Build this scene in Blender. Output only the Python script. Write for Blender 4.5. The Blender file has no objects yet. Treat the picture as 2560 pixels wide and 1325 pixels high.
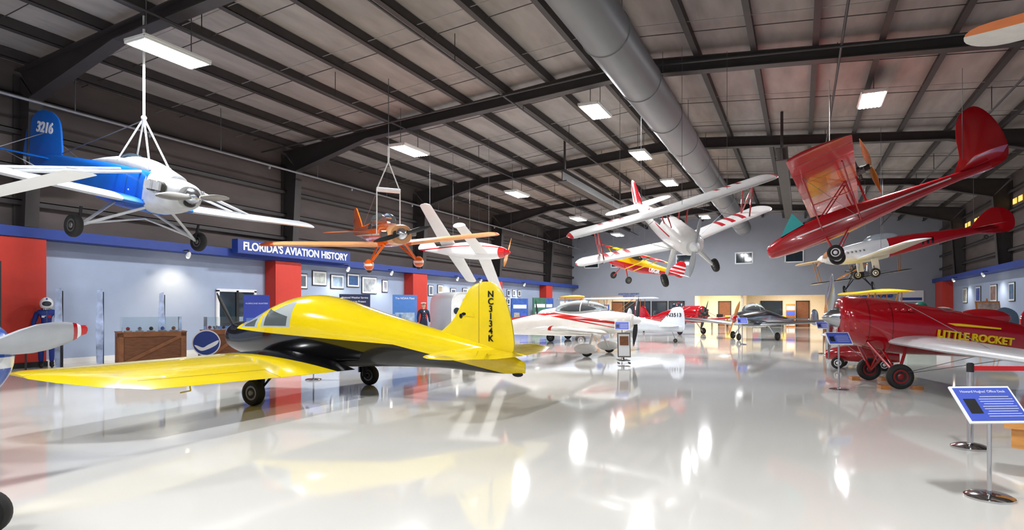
import bpy, bmesh, math, random
from mathutils import Vector, Matrix, Euler
random.seed(4)
rad=math.radians
sc=bpy.context.scene
try: sc.view_settings.view_transform='Standard'
except Exception: pass

def lin(c):
    out=[]
    for v in c[:3]:
        v/=255.0
        out.append(v/12.92 if v<=0.04045 else ((v+0.055)/1.055)**2.4)
    return tuple(out)+(1.0,)
MC={}
def mat(name,col,rough=.5,metal=0.,noise=.06,scale=6.,coat=0.,bump=0.,layers=None,emit=0.,trans=0.,stretch=None):
    if name in MC: return MC[name]
    m=bpy.data.materials.new(name); m.use_nodes=True
    nt=m.node_tree; N=nt.nodes; L=nt.links
    p=N['Principled BSDF']
    p.inputs['Roughness'].default_value=rough; p.inputs['Metallic'].default_value=metal
    p.inputs['Coat Weight'].default_value=coat; p.inputs['Coat Roughness'].default_value=.04
    if trans:
        p.inputs['Transmission Weight'].default_value=trans; p.inputs['IOR'].default_value=1.1
    tc=N.new('ShaderNodeTexCoord'); src=tc.outputs['Object']
    nz=N.new('ShaderNodeTexNoise'); nz.inputs['Scale'].default_value=scale; nz.inputs['Detail'].default_value=3
    if stretch:
        mp=N.new('ShaderNodeMapping'); mp.inputs['Scale'].default_value=stretch
        L.new(src,mp.inputs[0]); L.new(mp.outputs[0],nz.inputs['Vector'])
    else: L.new(src,nz.inputs['Vector'])
    c=lin(col)
    base=N.new('ShaderNodeRGB'); base.outputs[0].default_value=c
    cur=base.outputs[0]
    if layers:
        ab=N.new('ShaderNodeVectorMath'); ab.operation='ABSOLUTE'; L.new(src,ab.inputs[0])
        sx=N.new('ShaderNodeSeparateXYZ'); L.new(ab.outputs[0],sx.inputs[0])
        s0=N.new('ShaderNodeSeparateXYZ'); L.new(src,s0.inputs[0])
        for lc,conds in layers:
            acc=None
            for (a,b,cc,d) in conds:
                dt=N.new('ShaderNodeCombineXYZ'); L.new(s0.outputs[0],dt.inputs[0]); L.new(sx.outputs[1],dt.inputs[1]); L.new(s0.outputs[2],dt.inputs[2])
                dp=N.new('ShaderNodeVectorMath'); dp.operation='DOT_PRODUCT'; dp.inputs[1].default_value=(a,b,cc); L.new(dt.outputs[0],dp.inputs[0])
                g=N.new('ShaderNodeMath'); g.operation='ADD'; g.inputs[1].default_value=d; L.new(dp.outputs['Value'],g.inputs[0])
                if acc is None: acc=g.outputs[0]
                else:
                    mn=N.new('ShaderNodeMath'); mn.operation='MINIMUM'; L.new(acc,mn.inputs[0]); L.new(g.outputs[0],mn.inputs[1]); acc=mn.outputs[0]
            gt=N.new('ShaderNodeMath'); gt.operation='GREATER_THAN'; gt.inputs[1].default_value=0; L.new(acc,gt.inputs[0])
            mx=N.new('ShaderNodeMix'); mx.data_type='RGBA'; L.new(gt.outputs[0],mx.inputs[0]); L.new(cur,mx.inputs[6]); mx.inputs[7].default_value=lin(lc); cur=mx.outputs[2]
    rm=N.new('ShaderNodeMapRange'); rm.inputs['To Min'].default_value=1-noise; rm.inputs['To Max'].default_value=1+noise
    rm.inputs['From Min'].default_value=.3; rm.inputs['From Max'].default_value=.7
    L.new(nz.outputs['Fac'],rm.inputs['Value'])
    sv=N.new('ShaderNodeVectorMath'); sv.operation='SCALE'; L.new(cur,sv.inputs[0]); L.new(rm.outputs[0],sv.inputs['Scale'])
    L.new(sv.outputs[0],p.inputs['Base Color'])
    if emit:
        p.inputs['Emission Strength'].default_value=emit; L.new(sv.outputs[0],p.inputs['Emission Color'])
    if bump:
        bp=N.new('ShaderNodeBump'); bp.inputs['Strength'].default_value=bump; bp.inputs['Distance'].default_value=.05
        L.new(nz.outputs['Fac'],bp.inputs['Height']); L.new(bp.outputs[0],p.inputs['Normal'])
    MC[name]=m; return m

def cat(pts,m):
    out=[]
    n=len(pts)
    for i in range(n-1):
        p0=pts[max(i-1,0)];p1=pts[i];p2=pts[i+1];p3=pts[min(i+2,n-1)]
        for k in range(m):
            t=k/m
            out.append(tuple(.5*((2*b)+(-a+c)*t+(2*a-5*b+4*c-d)*t*t+(-a+3*b-3*c+d)*t**3) for a,b,c,d in zip(p0,p1,p2,p3)))
    out.append(tuple(pts[-1])); return out
def catc(pts,m):
    out=[];n=len(pts)
    for i in range(n):
        p0=pts[i-1];p1=pts[i];p2=pts[(i+1)%n];p3=pts[(i+2)%n]
        for k in range(m):
            t=k/m
            out.append(tuple(.5*((2*b)+(-a+c)*t+(2*a-5*b+4*c-d)*t*t+(-a+3*b-3*c+d)*t**3) for a,b,c,d in zip(p0,p1,p2,p3)))
    return out

class B:
    def __init__(s): s.v=[];s.f=[];s.m=[];s.mats=[]
    def add(s,vs,fs,m):
        o=len(s.v); s.v+=[tuple(v) for v in vs]
        if m not in s.mats: s.mats.append(m)
        k=s.mats.index(m)
        for f in fs: s.f.append(tuple(i+o for i in f)); s.m.append(k)
    def box(s,c,d,m,rot=None):
        vs=[]
        R=Euler([rad(a) for a in rot]).to_matrix() if rot else None
        for x in(-.5,.5):
            for y in(-.5,.5):
                for z in(-.5,.5):
                    q=Vector((x*d[0],y*d[1],z*d[2]))
                    if R: q=R@q
                    vs.append(q+Vector(c))
        s.add(vs,[(0,1,3,2),(4,6,7,5),(0,4,5,1),(2,3,7,6),(0,2,6,4),(1,5,7,3)],m)
    def bx(s,x0,x1,y0,y1,z0,z1,m):
        s.box(((x0+x1)/2,(y0+y1)/2,(z0+z1)/2),(x1-x0,y1-y0,z1-z0),m)
    def rings(s,rs,m,cap=True):
        n=len(rs[0]); vs=[p for r in rs for p in r]; fs=[]
        for i in range(len(rs)-1):
            for j in range(n):
                k=(j+1)%n
                fs.append((i*n+j,i*n+k,(i+1)*n+k,(i+1)*n+j))
        if cap:
            fs.append(tuple(range(n))); o=(len(rs)-1)*n; fs.append(tuple(range(o,o+n)))
        s.add(vs,fs,m)
    def frame(s,ax):
        ax=Vector(ax).normalized(); u=ax.orthogonal().normalized(); return ax,u,ax.cross(u)
    def tube(s,p,q,r,m,r2=None,n=8):
        p=Vector(p);q=Vector(q); a,u,w=s.frame(q-p); r2=r if r2 is None else r2
        s.rings([[p+(u*math.cos(t)+w*math.sin(t))*r for t in [2*math.pi*i/n for i in range(n)]],[q+(u*math.cos(t)+w*math.sin(t))*r2 for t in [2*math.pi*i/n for i in range(n)]]],m)
    def path(s,pts,r,m,n=8):
        for a,b in zip(pts[:-1],pts[1:]): s.tube(a,b,r,m,n=n)
    def lathe(s,c,ax,prof,m,n=24):
        c=Vector(c);a,u,w=s.frame(ax)
        s.rings([[c+a*h+(u*math.cos(t)+w*math.sin(t))*max(r,.0005) for t in [2*math.pi*i/n for i in range(n)]] for h,r in prof],m)
    def blob(s,c,d,m,n=20,k=12,rot=None):
        R=Euler([rad(a) for a in rot]).to_matrix() if rot else Matrix.Identity(3)
        rs=[]
        for i in range(k+1):
            ph=-math.pi/2+math.pi*i/k; cr=max(math.cos(ph),.004)
            rs.append([Vector(c)+R@Vector((d[0]*cr*math.cos(t),d[1]*cr*math.sin(t),d[2]*math.sin(ph))) for t in [2*math.pi*j/n for j in range(n)]])
        s.rings(rs,m)
    def fus(s,secs,m,n=32,k=5):
        S=cat(sorted(secs),k); rs=[]
        for x,zc,hw,hh,p in S:
            r=[]
            for i in range(n):
                t=2*math.pi*i/n;c=math.cos(t);z=math.sin(t);e=2/p
                r.append((x,max(hw,.004)*math.copysign(abs(c)**e,c),zc+max(hh,.004)*math.copysign(abs(z)**e,z)))
            rs.append(r)
        s.rings(rs,m)
    def wing(s,st,m,mirror=True,vert=False,tip=0,k=9,camber=.02,inc=0.):
        st=[tuple(a) for a in st]
        if tip:
            y,xl,z,c,t=st[-1]; st2=st[:-1]
            for u in(0,.35,.6,.8,.93,1.0):
                cs=max(math.sqrt(max(1-u*u,0)),.12)
                st2.append((y-tip+tip*u,xl-(1-cs)*c*.45,z,c*cs,t))
            st=st2
        xs=[(1-math.cos(math.pi*i/k))/2 for i in range(k+1)]
        f=lambda x,t:5*t*(.2969*math.sqrt(x)-.126*x-.3516*x*x+.2843*x**3-.1015*x**4)
        x0=st[0][1]
        for sg in ((1,-1) if mirror else (1,)):
            rs=[]
            for y,xl,z,c,t in st:
                r=[]
                for x in reversed(xs): r.append((x,f(x,t)+camber*4*x*(1-x)))
                for x in xs[1:]: r.append((x,-f(x,t)*.8+camber*4*x*(1-x)))
                r=[(xl-x*c,h*c-inc*(x0-xl+x*c)) for x,h in r]
                rs.append([(a,z+h,sg*y) if vert else (a,sg*y,z+h) for a,h in r])
            s.rings(rs,m)
    def plate(s,ol,t,m,plane='xz',off=0,smooth=4,inset=.9):
        if smooth: ol=catc(ol,smooth)
        cx=sum(p[0] for p in ol)/len(ol); cy=sum(p[1] for p in ol)/len(ol)
        def mk(sc_,o):
            r=[]
            for a,b in ol:
                a=cx+(a-cx)*sc_; b=cy+(b-cy)*sc_
                r.append((a,off+o,b) if plane=='xz' else ((a,b,off+o) if plane=='xy' else (off+o,a,b)))
            return r
        s.rings([mk(inset,-t/2),mk(1,-t*.25),mk(1,t*.25),mk(inset,t/2)],m)
    def wheel(s,c,R,w,mt,mh,ax=(0,1,0)):
        h=w/2
        s.lathe(c,ax,[(-h*.7,R*.55),(-h,R*.7),(-h*.9,R*.88),(-h*.45,R*.99),(0,R),(h*.45,R*.99),(h*.9,R*.88),(h,R*.7),(h*.7,R*.55)],mt,28)
        s.lathe(c,ax,[(-h*.95,R*.12),(-h*.9,R*.2),(-h*.6,R*.28),(-h*.75,R*.5),(-h*.72,R*.57),(h*.72,R*.57),(h*.75,R*.5),(h*.6,R*.28),(h*.9,R*.2),(h*.95,R*.12)],mh,24)
    def prop(s,hub,R,ang,m,chord=.12,nb=2,tipm=None,tipr=.85):
        for b_ in range(nb):
            a=rad(ang)+2*math.pi*b_/nb; d=Vector((0,math.cos(a),math.sin(a))); e=Vector((0,-math.sin(a),math.cos(a))); X=Vector((1,0,0))
            def ringat(u):
                r=R*u; c=chord*(.45+1.5*u*(1-u)+.55*math.sin(math.pi*min(u*1.1,1)))*(1 if u<.93 else .75 if u<.99 else .3)
                tw=rad(70-52*u); ch=e*math.cos(tw)+X*math.sin(tw); th=e*(-math.sin(tw))+X*math.cos(tw); t=c*.14+.012*(1-u)
                return [Vector(hub)+d*r+ch*(c/2*math.cos(q))+th*(t*math.sin(q)) for q in [2*math.pi*i/12 for i in range(12)]]
            us=[.03,.12,.22,.35,.5,.65,.78,.85]; us2=[.85,.9,.94,.98,1.0]
            if tipm is None: s.rings([ringat(u) for u in us+us2[1:]],m)
            else:
                s.rings([ringat(u) for u in us],m)
                for i,(a0,a1) in enumerate([(.85,.89),(.89,.93),(.93,1.0)]):
                    q=[a0,a1] if a1<1 else [.93,.96,.985,1.0]
                    s.rings([ringat(u) for u in q],tipm[i])
    def radial(s,x,z,r,n,m,m2,y=0):
        s.lathe((x-.12,y,z),(1,0,0),[(0,r*.35),(.24,r*.35),(.32,r*.2)],m2,20)
        for i in range(n):
            a=2*math.pi*i/n+math.pi/2; d=Vector((0,math.cos(a),math.sin(a))); c=Vector((x,y,z))
            s.tube(c+d*r*.3,c+d*r*.9,r*.13,m,n=10)
            for k in range(5): s.tube(c+d*r*(.42+.1*k),c+d*r*(.45+.1*k),r*.18,m,n=10)
            s.tube(c+d*r*.9,c+d*r,r*.15,m2,n=10)
    def done(s,name,parent=None,loc=None,rot=None,ang=38):
        me=bpy.data.meshes.new(name); me.from_pydata(s.v,[],s.f)
        for m in s.mats: me.materials.append(m)
        for p,k in zip(me.polygons,s.m): p.material_index=k; p.use_smooth=True
        bm=bmesh.new(); bm.from_mesh(me); bmesh.ops.recalc_face_normals(bm,faces=bm.faces); bm.to_mesh(me); bm.free()
        try: me.set_sharp_from_angle(angle=rad(ang))
        except Exception: pass
        o=bpy.data.objects.new(name,me); sc.collection.objects.link(o)
        if parent: o.parent=parent
        if loc: o.location=loc
        if rot: o.rotation_euler=[rad(a) for a in rot]
        return o

def empty(name,loc,rot=(0,0,0)):
    o=bpy.data.objects.new(name,None); o.empty_display_size=.3; sc.collection.objects.link(o)
    o.location=loc; o.rotation_euler=[rad(a) for a in rot]; return o
def text(name,s,loc,m,X,Y,width=None,size=.2,parent=None,align='CENTER',ext=.004,bold=0.,space=1.0):
    c=bpy.data.curves.new(name,'FONT'); c.body=s; c.size=size; c.align_x=align; c.align_y='CENTER'; c.extrude=ext; c.offset=bold; c.space_line=space
    c.materials.append(m)
    o=bpy.data.objects.new(name,c); sc.collection.objects.link(o)
    X=Vector(X).normalized();Y=Vector(Y).normalized();Z=X.cross(Y)
    k=1.0
    if width:
        bpy.context.view_layer.update(); k=width/max(o.dimensions.x,.01)
    M=Matrix((X*k,Y*k,Z*k)).transposed().to_4x4(); M.translation=Vector(loc)
    if parent: o.parent=parent
    o.matrix_local=M
    return o

class Plane:
    def __init__(s,name,loc,rot,k=1.0):
        s.e=empty(name,loc,rot); s.e.scale=(k,k,k)
        s.M=Matrix.Translation(loc)@Euler([rad(a) for a in rot]).to_matrix().to_4x4()@Matrix.Scale(k,4); s.I=s.M.inverted()
    def w(s,p): return s.I@Vector(p)
    def done(s,**parts):
        for k,b in parts.items(): b.done(k,s.e)
    def sling(s,pts,top_z,ring_z,m,r=.012):
        b=B(); W=[s.M@Vector(p) for p in pts]; c=sum(W,Vector())/len(W)
        rg=Vector((c.x,c.y,ring_z)); tp=Vector((c.x,c.y,top_z))
        b.tube(s.w(rg),s.w(tp),r*1.3,m)
        for p in W: b.tube(s.w(p),s.w(rg),r,m)
        b.blob(s.w(rg),(.06,.06,.06),m,10,8)
        b.done('suspension_sling',s.e)
    def wires(s,pts,m,r=.006,top=8.0,lean=0):
        b=B()
        for p in pts:
            q=s.M@Vector(p); b.tube(s.w(q),s.w((q.x+lean,q.y,top+.75-.085*abs(q.x+4.65))),r,m,n=5)
        b.done('suspension_wires',s.e)

# ---------- materials
M_floor=mat('floor_epoxy',(208,206,200),.06,noise=.015,scale=.6)
M_wallL=mat('wall_blue_grey_paint',(158,172,196),.7,noise=.03,scale=2)
M_far=mat('wall_grey_paint',(152,156,166),.7,noise=.03,scale=1)
M_steel=mat('steel_brown_paint',(54,49,49),.55,noise=.1,scale=3)
M_purl=mat('purlin_paint',(54,49,49),.6,noise=.1,scale=3)
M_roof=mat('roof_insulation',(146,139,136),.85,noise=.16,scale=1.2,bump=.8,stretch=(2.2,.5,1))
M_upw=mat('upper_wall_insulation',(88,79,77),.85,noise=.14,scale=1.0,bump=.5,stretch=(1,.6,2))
M_band=mat('trim_blue',(30,58,138),.5)
M_red=mat('column_red_paint',(194,48,32),.55,noise=.04)
M_duct=mat('duct_grey',(120,121,125),.45,noise=.03,scale=2)
M_white=mat('gloss_white',(228,228,226),.25,coat=.4,noise=.02)
M_wtxt=mat('letter_white',(240,241,243),.5,noise=.01)
M_black=mat('gloss_black',(16,16,18),.15,coat=.6,noise=.1)
M_mblack=mat('matte_black',(24,24,26),.6,noise=.1)
M_tire=mat('tire_rubber',(28,27,26),.7,noise=.15,scale=20)
M_hub=mat('wheel_hub_grey',(120,118,112),.4,.6)
M_yel=mat('yellow_paint',(236,208,8),.16,coat=.7,noise=.03,scale=2)
M_redp=mat('red_aircraft_paint',(170,14,26),.15,coat=.7,noise=.04,scale=2)
M_alum=mat('polished_aluminium',(198,202,208),.18,1.,noise=.05,scale=3)
M_chrome=mat('chrome',(200,200,202),.1,1.,noise=.02)
M_wood=mat('varnished_wood',(178,112,48),.3,noise=.2,scale=8,coat=.5,stretch=(1,6,6))
M_crate=mat('crate_wood',(128,80,50),.6,noise=.2,scale=6,stretch=(1,1,6))
M_glass=mat('dark_glass',(40,52,62),.06,noise=.05,coat=.5)
M_clear=mat('clear_acrylic',(225,235,238),.03,noise=.01,trans=.95)
M_rope=mat('sling_white',(215,215,212),.6)
M_wire=mat('steel_wire',(120,120,124),.4,.7)
M_orange=mat('orange_paint',(224,96,16),.2,coat=.6,noise=.04)
M_cream=mat('warm_cream_wall',(244,230,206),.7,noise=.03)
M_blue=mat('blue_fabric_paint',(16,100,196),.3,coat=.3,noise=.05,scale=3)
M_sign=mat('sign_blue',(72,92,190),.4,noise=.05)
M_lamp=mat('lamp_tube',(255,255,255),.3,emit=22.,noise=.0)
M_eng=mat('engine_metal',(120,118,114),.4,.7,noise=.2,scale=20)
M_dblue=mat('navy_cloth',(24,30,58),.8)
M_skin=mat('mannequin_skin',(214,168,140),.6)

# ---------- room
XL,XR,Y0,Y1=-18.3,9.0,-12.,51.7; RX=-4.65; ZR,ZE=9.05,7.85
def roofz(x): return ZR-(ZR-ZE)*abs(x-RX)/13.65
b=B(); b.bx(XL-.3,XR+.3,Y0-.3,58,-.2,0,M_floor); b.done('floor')
b=B()
for s in(0,1):
    xa=XL-.3 if s==0 else RX; xb=RX if s==0 else XR+.3
    za=roofz(xa);zb=roofz(xb)
    b.add([(xa,Y0,za),(xb,Y0,zb),(xb,58,zb),(xa,58,za),(xa,Y0,za+.15),(xb,Y0,zb+.15),(xb,58,zb+.15),(xa,58,za+.15)],[(0,1,2,3),(4,5,6,7),(0,1,5,4),(1,2,6,5),(2,3,7,6),(3,0,4,7)],M_roof)
b.done('ceiling')
M_seam=mat('purlin_light',(150,146,144),.6,noise=.05)
b=B()
x=XL+.7
while x<XR:
    z=roofz(x); b.bx(x-.04,x+.04,Y0,Y1,z-.25,z-.015,M_purl); b.bx(x-.11,x+.04,Y0,Y1,z-.26,z-.235,M_purl)
    x+=1.5
b.done('trim_1_roof_purlins')
b=B()
y=-10.5
while y<Y1:
    for xa,xb in((XL,RX),(RX,XR)):
        b.tube((xa,y,roofz(xa)-.12),(xb,y,roofz(xb)-.12),.012,M_purl,n=5)
        b.tube((xa,y+2.2,roofz(xa)-.2),(xb,y+2.2,roofz(xb)-.2),.010,M_seam,n=5)
    y+=3.01
b.done('trim_2_purlin_bridging')
def steel_frame(y):
    b=B()
    bot=[(XL+.75,6.8),(-14.2,7.66),(RX,8.36),(4.9,7.66),(XR-.75,6.8)]
    top=[(XL+.1,roofz(XL)-.27),(-14.2,roofz(-14.2)-.27),(RX,ZR-.27),(4.9,roofz(4.9)-.27),(XR-.1,roofz(XR)-.27)]
    vs=[(x_,y-.02,z_) for x_,z_ in bot+top[::-1]]+[(x_,y+.02,z_) for x_,z_ in bot+top[::-1]]
    fs=[]
    for i in range(4): fs+=[(i,i+1,8-i,9-i),(10+i,11+i,18-i,19-i)]
    b.add(vs,fs,M_steel)
    for pts,dz in((bot,0),(top,0)):
        for (xa,za),(xb,zb) in zip(pts[:-1],pts[1:]):
            b.add([(xa,y-.16,za),(xb,y-.16,zb),(xb,y+.16,zb),(xa,y+.16,za),(xa,y-.16,za+.03),(xb,y-.16,zb+.03),(xb,y+.16,zb+.03),(xa,y+.16,za+.03)],[(0,1,2,3),(4,5,6,7),(0,1,5,4),(1,2,6,5),(2,3,7,6),(3,0,4,7)],M_steel)
    z0=3.58
    for sx,xw in((1,XL),(-1,XR)):
        x0=xw+sx*.05; xt=xw+sx*.75; xb=xw+sx*.55
        b.add([(x0,y-.02,z0),(xb,y-.02,z0),(xt,y-.02,6.8),(x0,y-.02,7.5),(x0,y+.02,z0),(xb,y+.02,z0),(xt,y+.02,6.8),(x0,y+.02,7.5)],[(0,1,2,3),(4,5,6,7)],M_steel)
        for xa,za,xc,zc in((xb,z0,xt,6.8),(x0,z0,x0,7.5)):
            b.add([(xa,y-.16,za),(xa,y+.16,za),(xc,y+.16,zc),(xc,y-.16,zc),(xa+.03,y-.16,za),(xa+.03,y+.16,za),(xc+.03,y+.16,zc),(xc+.03,y-.16,zc)],[(0,1,2,3),(4,5,6,7),(0,3,7,4),(1,2,6,5)],M_steel)
    b.done('steel_roof_frame')
for n in range(-1,6): steel_frame(9.03*n)
for x_,ya,yb in((-9.,24.2,33.6),(-.6,24.2,40)):
    b=B(); b.bx(x_-.2,x_+.2,ya,yb,7.28,7.32,M_steel); b.bx(x_-.02,x_+.02,ya,yb,6.86,7.3,M_steel); b.bx(x_-.2,x_+.2,ya,yb,6.83,6.87,M_steel)
    for yy in(ya+.3,yb-.3): b.tube((x_,yy,7.3),(x_,yy,roofz(x_)-.02),.05,M_steel)
    b.done('steel_girder')
def longwall(name,xw,sgn):
    b=B(); xo=xw-sgn*.3
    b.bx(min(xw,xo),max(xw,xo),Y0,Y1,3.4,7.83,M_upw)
    b.bx(min(xw,xo),max(xw,xo),Y0,Y1,0,3.4,M_wallL)
    b.done(name)
    b=B()
    for z in(4.3,5.2,6.1,7.0): b.box((xw+sgn*.09,(Y0+Y1)/2,z),(.18,Y1-Y0,.03),M_steel); b.box((xw+sgn*.17,(Y0+Y1)/2,z-.06),(.02,Y1-Y0,.14),M_steel)
    b.done('trim_3_girts' if sgn>0 else 'trim_4_girts')
    b=B(); b.box((xw+sgn*.3,(Y0+Y1)/2,3.44),(.6,Y1-Y0,.26),M_band); b.done('trim_5_blue_band' if sgn>0 else 'trim_6_blue_band')
    b=B(); b.box((xw+sgn*.02,(Y0+Y1)/2,.07),(.04,Y1-Y0,.14),M_white); b.done('baseboard_left' if sgn>0 else 'baseboard_right')
longwall('wall_left',XL,1); longwall('wall_right',XR,-1)
for n in range(0,6):
    b=B(); y=9.03*n-.3; b.bx(XL+.01,XL+.55,y-.65,y+.65,0,3.3,M_red); b.bx(XL+.01,XL+.58,y-.67,y+.67,0,.14,M_mblack); b.done('red_column')
b=B(); b.bx(XR-.6,XR-.01,48.3,50.6,0,3.3,M_red); b.bx(XR-.62,XR-.01,48.28,50.62,0,.12,M_mblack); b.done('red_column')
M_amb=mat('amber_glazing',(230,180,90),.4,emit=1.6,noise=.3,scale=3)
b=B(); y=33.
while y<46:
    b.bx(XR-.03,XR-.01,y,y+.55,6.35,6.6,M_amb); y+=.8 if int(y)%3 else 1.5
b.done('window_9')
b=B()
def pz(xa,xb,za,zb=None):
    if zb is None:
        b.add([(xa,Y1,za),(xb,Y1,za),(xb,Y1,roofz(xb)),(xa,Y1,roofz(xa)),(xa,Y1+.3,za),(xb,Y1+.3,za),(xb,Y1+.3,roofz(xb)),(xa,Y1+.3,roofz(xa))],[(0,1,2,3),(4,5,6,7),(0,1,5,4),(2,3,7,6),(0,3,7,4),(1,2,6,5)],M_far)
    else: b.bx(xa,xb,Y1,Y1+.3,za,zb,M_far)
pz(XL,RX,2.55); pz(RX,XR,2.55); 
for xa,xb in((XL,-17.2),(-12.6,-7.8),(1.7,XR)): pz(xa,xb,0,2.55)
b.done('wall_far')
b=B(); b.bx(XL,XR,Y0-.3,Y0,0,7.8,M_far); b.bx(XL+4,XR-4,Y0-.2,Y0,7.8,8.2,M_far); b.done('wall_back')
b=B(); b.bx(XL,XR,57,57.2,0,3,M_cream); b.bx(XL,XR,Y1+.3,57.2,2.9,3.,M_cream)
for x_ in(-12.3,-8.1,-4.2,2.0): b.bx(x_-.08,x_+.08,Y1+.35,57,0,2.9,M_cream)
b.done('wall_far_rooms')
for i,(x_,w_) in enumerate(((-15.6,1.),(-14.4,1.),(-6,.95),(-2.2,1.6),(.2,.9))):
    b=B(); b.bx(x_-w_/2,x_+w_/2,56.93,56.99,0,2.1,M_glass if i%2 else M_crate); b.bx(x_-w_/2-.07,x_+w_/2+.07,56.9,56.95,2.1,2.18,M_mblack)
    for s in(-1,1): b.bx(x_+s*(w_/2+.035)-.035,x_+s*(w_/2+.035)+.035,56.9,56.95,0,2.18,M_mblack)
    b.done('door_%d'%(i+1))
for i,x_ in enumerate((-16.5,-14.1,-8.6,-4.0,-.4)):
    b=B(); w_=1.25;h_=.85;z=5.5
    b.bx(x_-w_/2,x_+w_/2,Y1-.03,Y1-.01,z-h_/2,z+h_/2,M_glass)
    for s in(-1,1):
        b.bx(x_+s*w_/2-.04,x_+s*w_/2+.04,Y1-.06,Y1-.005,z-h_/2-.04,z+h_/2+.04,M_wtxt); b.bx(x_-w_/2,x_+w_/2,Y1-.06,Y1-.005,z+s*h_/2-.04,z+s*h_/2+.04,M_wtxt)
    b.bx(x_-.02,x_+.02,Y1-.05,Y1-.01,z-h_/2,z+h_/2,M_mblack)
    b.done('window_%d'%(i+1))
for i,(x_,w_) in enumerate(((-11.9,1.0),(-10.6,1.2),(-9.2,1.2))):
    b=B(); b.bx(x_-w_/2,x_+w_/2,Y1-.03,Y1-.01,.9,2.1,M_glass)
    for s in(-1,1): b.bx(x_+s*w_/2-.04,x_+s*w_/2+.04,Y1-.06,Y1-.005,.86,2.14,M_mblack); b.bx(x_-w_/2,x_+w_/2,Y1-.06,Y1-.005,1.5+s*.6-.04,1.5+s*.6+.04,M_mblack)
    b.done('window_%d'%(i+6))
M_txb=mat('letter_blue',(40,70,150),.5)
b=empty('wall_sign',(-13.2,Y1-.02,2.75)); text('lettering','AVIATION HISTORY\nRESOURCE\nCENTER',(0,0,-.2),M_txb,(1,0,0),(0,0,1),size=.2,parent=b,bold=.006)
b=empty('wall_sign',(4.6,Y1-.02,2.5)); text('lettering','SIMULATORS',(0,0,0),M_txb,(1,0,0),(0,0,1),width=2.9,parent=b,bold=.015)
b=B(); b.bx(6.4,7.9,Y1-.06,Y1-.01,2.0,2.8,M_wtxt); b.bx(6.5,7.8,Y1-.07,Y1-.06,2.1,2.3,M_txb); b.done('wall_banner')
# duct
b=B(); b.lathe((-3.6,-11.9,7.15),(0,1,0),[(0,.51),(57.9,.51),(57.9,.42)],M_duct,48)
for i in range(0,20): b.lathe((-3.6,-11.8+3*i,7.15),(0,1,0),[(-.03,.5),(-.02,.53),(.02,.53),(.03,.5)],M_duct,48)
for i in range(0,13): b.tube((-3.6,-9+4.5*i,7.6),(-3.6,-9+4.5*i,roofz(-3.6)-.02),.01,M_wire,n=5)
for k in range(120): b.box((-3.6+.5*math.cos(rad(38)),-2+k*.3,7.15+.5*math.sin(rad(38))),(.03,.12,.03),M_mblack,(0,-38,0))
b.done('ventilation_duct',ang=30)
M_pipe=mat('pipe_dark',(52,50,52),.5); M_pipeg=mat('pipe_grey',(140,140,145),.4,.4)
b=B(); b.tube((-16.9,-11.9,6.55),(-16.9,51,6.55),.035,M_pipeg)
for k in range(14): b.tube((-16.9,-8+4.4*k,6.55),(-16.9,-8+4.4*k,roofz(-16.9)-.02),.012,M_wire,n=5); b.blob((-16.9,-6+4.4*k,6.47),(.05,.05,.07),M_pipeg,8,6)
b.done('sprinkler_pipe')
for x_ in(-8.2,-12.2,.9,5.2):
    b=B(); z=roofz(x_)-.75; b.tube((x_,-11.9,z),(x_,51,z),.03,M_pipe)
    for k in range(14): b.tube((x_,-8+4.4*k,z),(x_,-8+4.4*k,roofz(x_)-.02),.012,M_pipe,n=5)
    b.done('sprinkler_pipe')
b=B(); b.path([(-17.9,16.6,7.25),(RX,16.6,8.1),(8.6,16.6,7.25)],.03,M_pipe); b.done('sprinkler_branch_pipe')
def fixture(x,y,z,pw=480,w=.62,l=1.5):
    e=empty('high_bay_light',(x,y,z)); b=B()
    b.box((0,0,.04),(w+.06,l+.06,.05),M_white)
    for s in(-1,1): b.box((s*w/2,0,0),(.03,l+.06,.07),M_white); b.box((0,s*l/2,0),(w,.03,.07),M_white)
    n=6
    for i in range(n): b.tube((-w/2+.06+(w-.12)*i/(n-1),-l/2+.05,-.02),(-w/2+.06+(w-.12)*i/(n-1),l/2-.05,-.02),.038,M_lamp,n=8)
    for s in(-1,1): b.tube((0,s*l*.35,.05),(0,s*l*.35,roofz(x)-z-.02),.012,M_wire,n=5)
    b.done('housing_and_tubes',e)
    ld=bpy.data.lights.new('lamp','AREA'); ld.shape='RECTANGLE'; ld.size=w*.95; ld.size_y=l*.95; ld.energy=pw; ld.color=(.96,.98,1)
    o=bpy.data.objects.new('lamp',ld); sc.collection.objects.link(o); o.parent=e; o.location=(0,0,-.08)
for k in range(0,5): fixture(-12.35,9.03*k-.1,7.03)
fixture(-12.35,45,7.03)
for y in(-3.,3.3): fixture(-5.6,y,7.9,340)  # extra fixtures out of view, added to light the hall
for y in(19.2,25.5,31.7,38,44.5): fixture(-6.0,y,7.9)
for y in(3.,21.2,36.): fixture(1.94,y,7.75)
fixture(-6,-9,7.6,340); fixture(4,-7,7.4,340)  # unseen pair behind the camera, added for more light
def area(name,loc,rot,sx,sy,pw,col=(1,1,1)):
    ld=bpy.data.lights.new(name,'AREA'); ld.shape='RECTANGLE'; ld.size=sx; ld.size_y=sy; ld.energy=pw; ld.color=col
    o=bpy.data.objects.new(name,ld); sc.collection.objects.link(o); o.location=loc; o.rotation_euler=[rad(a) for a in rot]
for x_ in(-15,-10,-6,-1,4.5): area('ceiling_panel_lamp',(x_,54.4,2.88),(0,0,0),1.6,1.6,170,(1,.93,.8))
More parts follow.
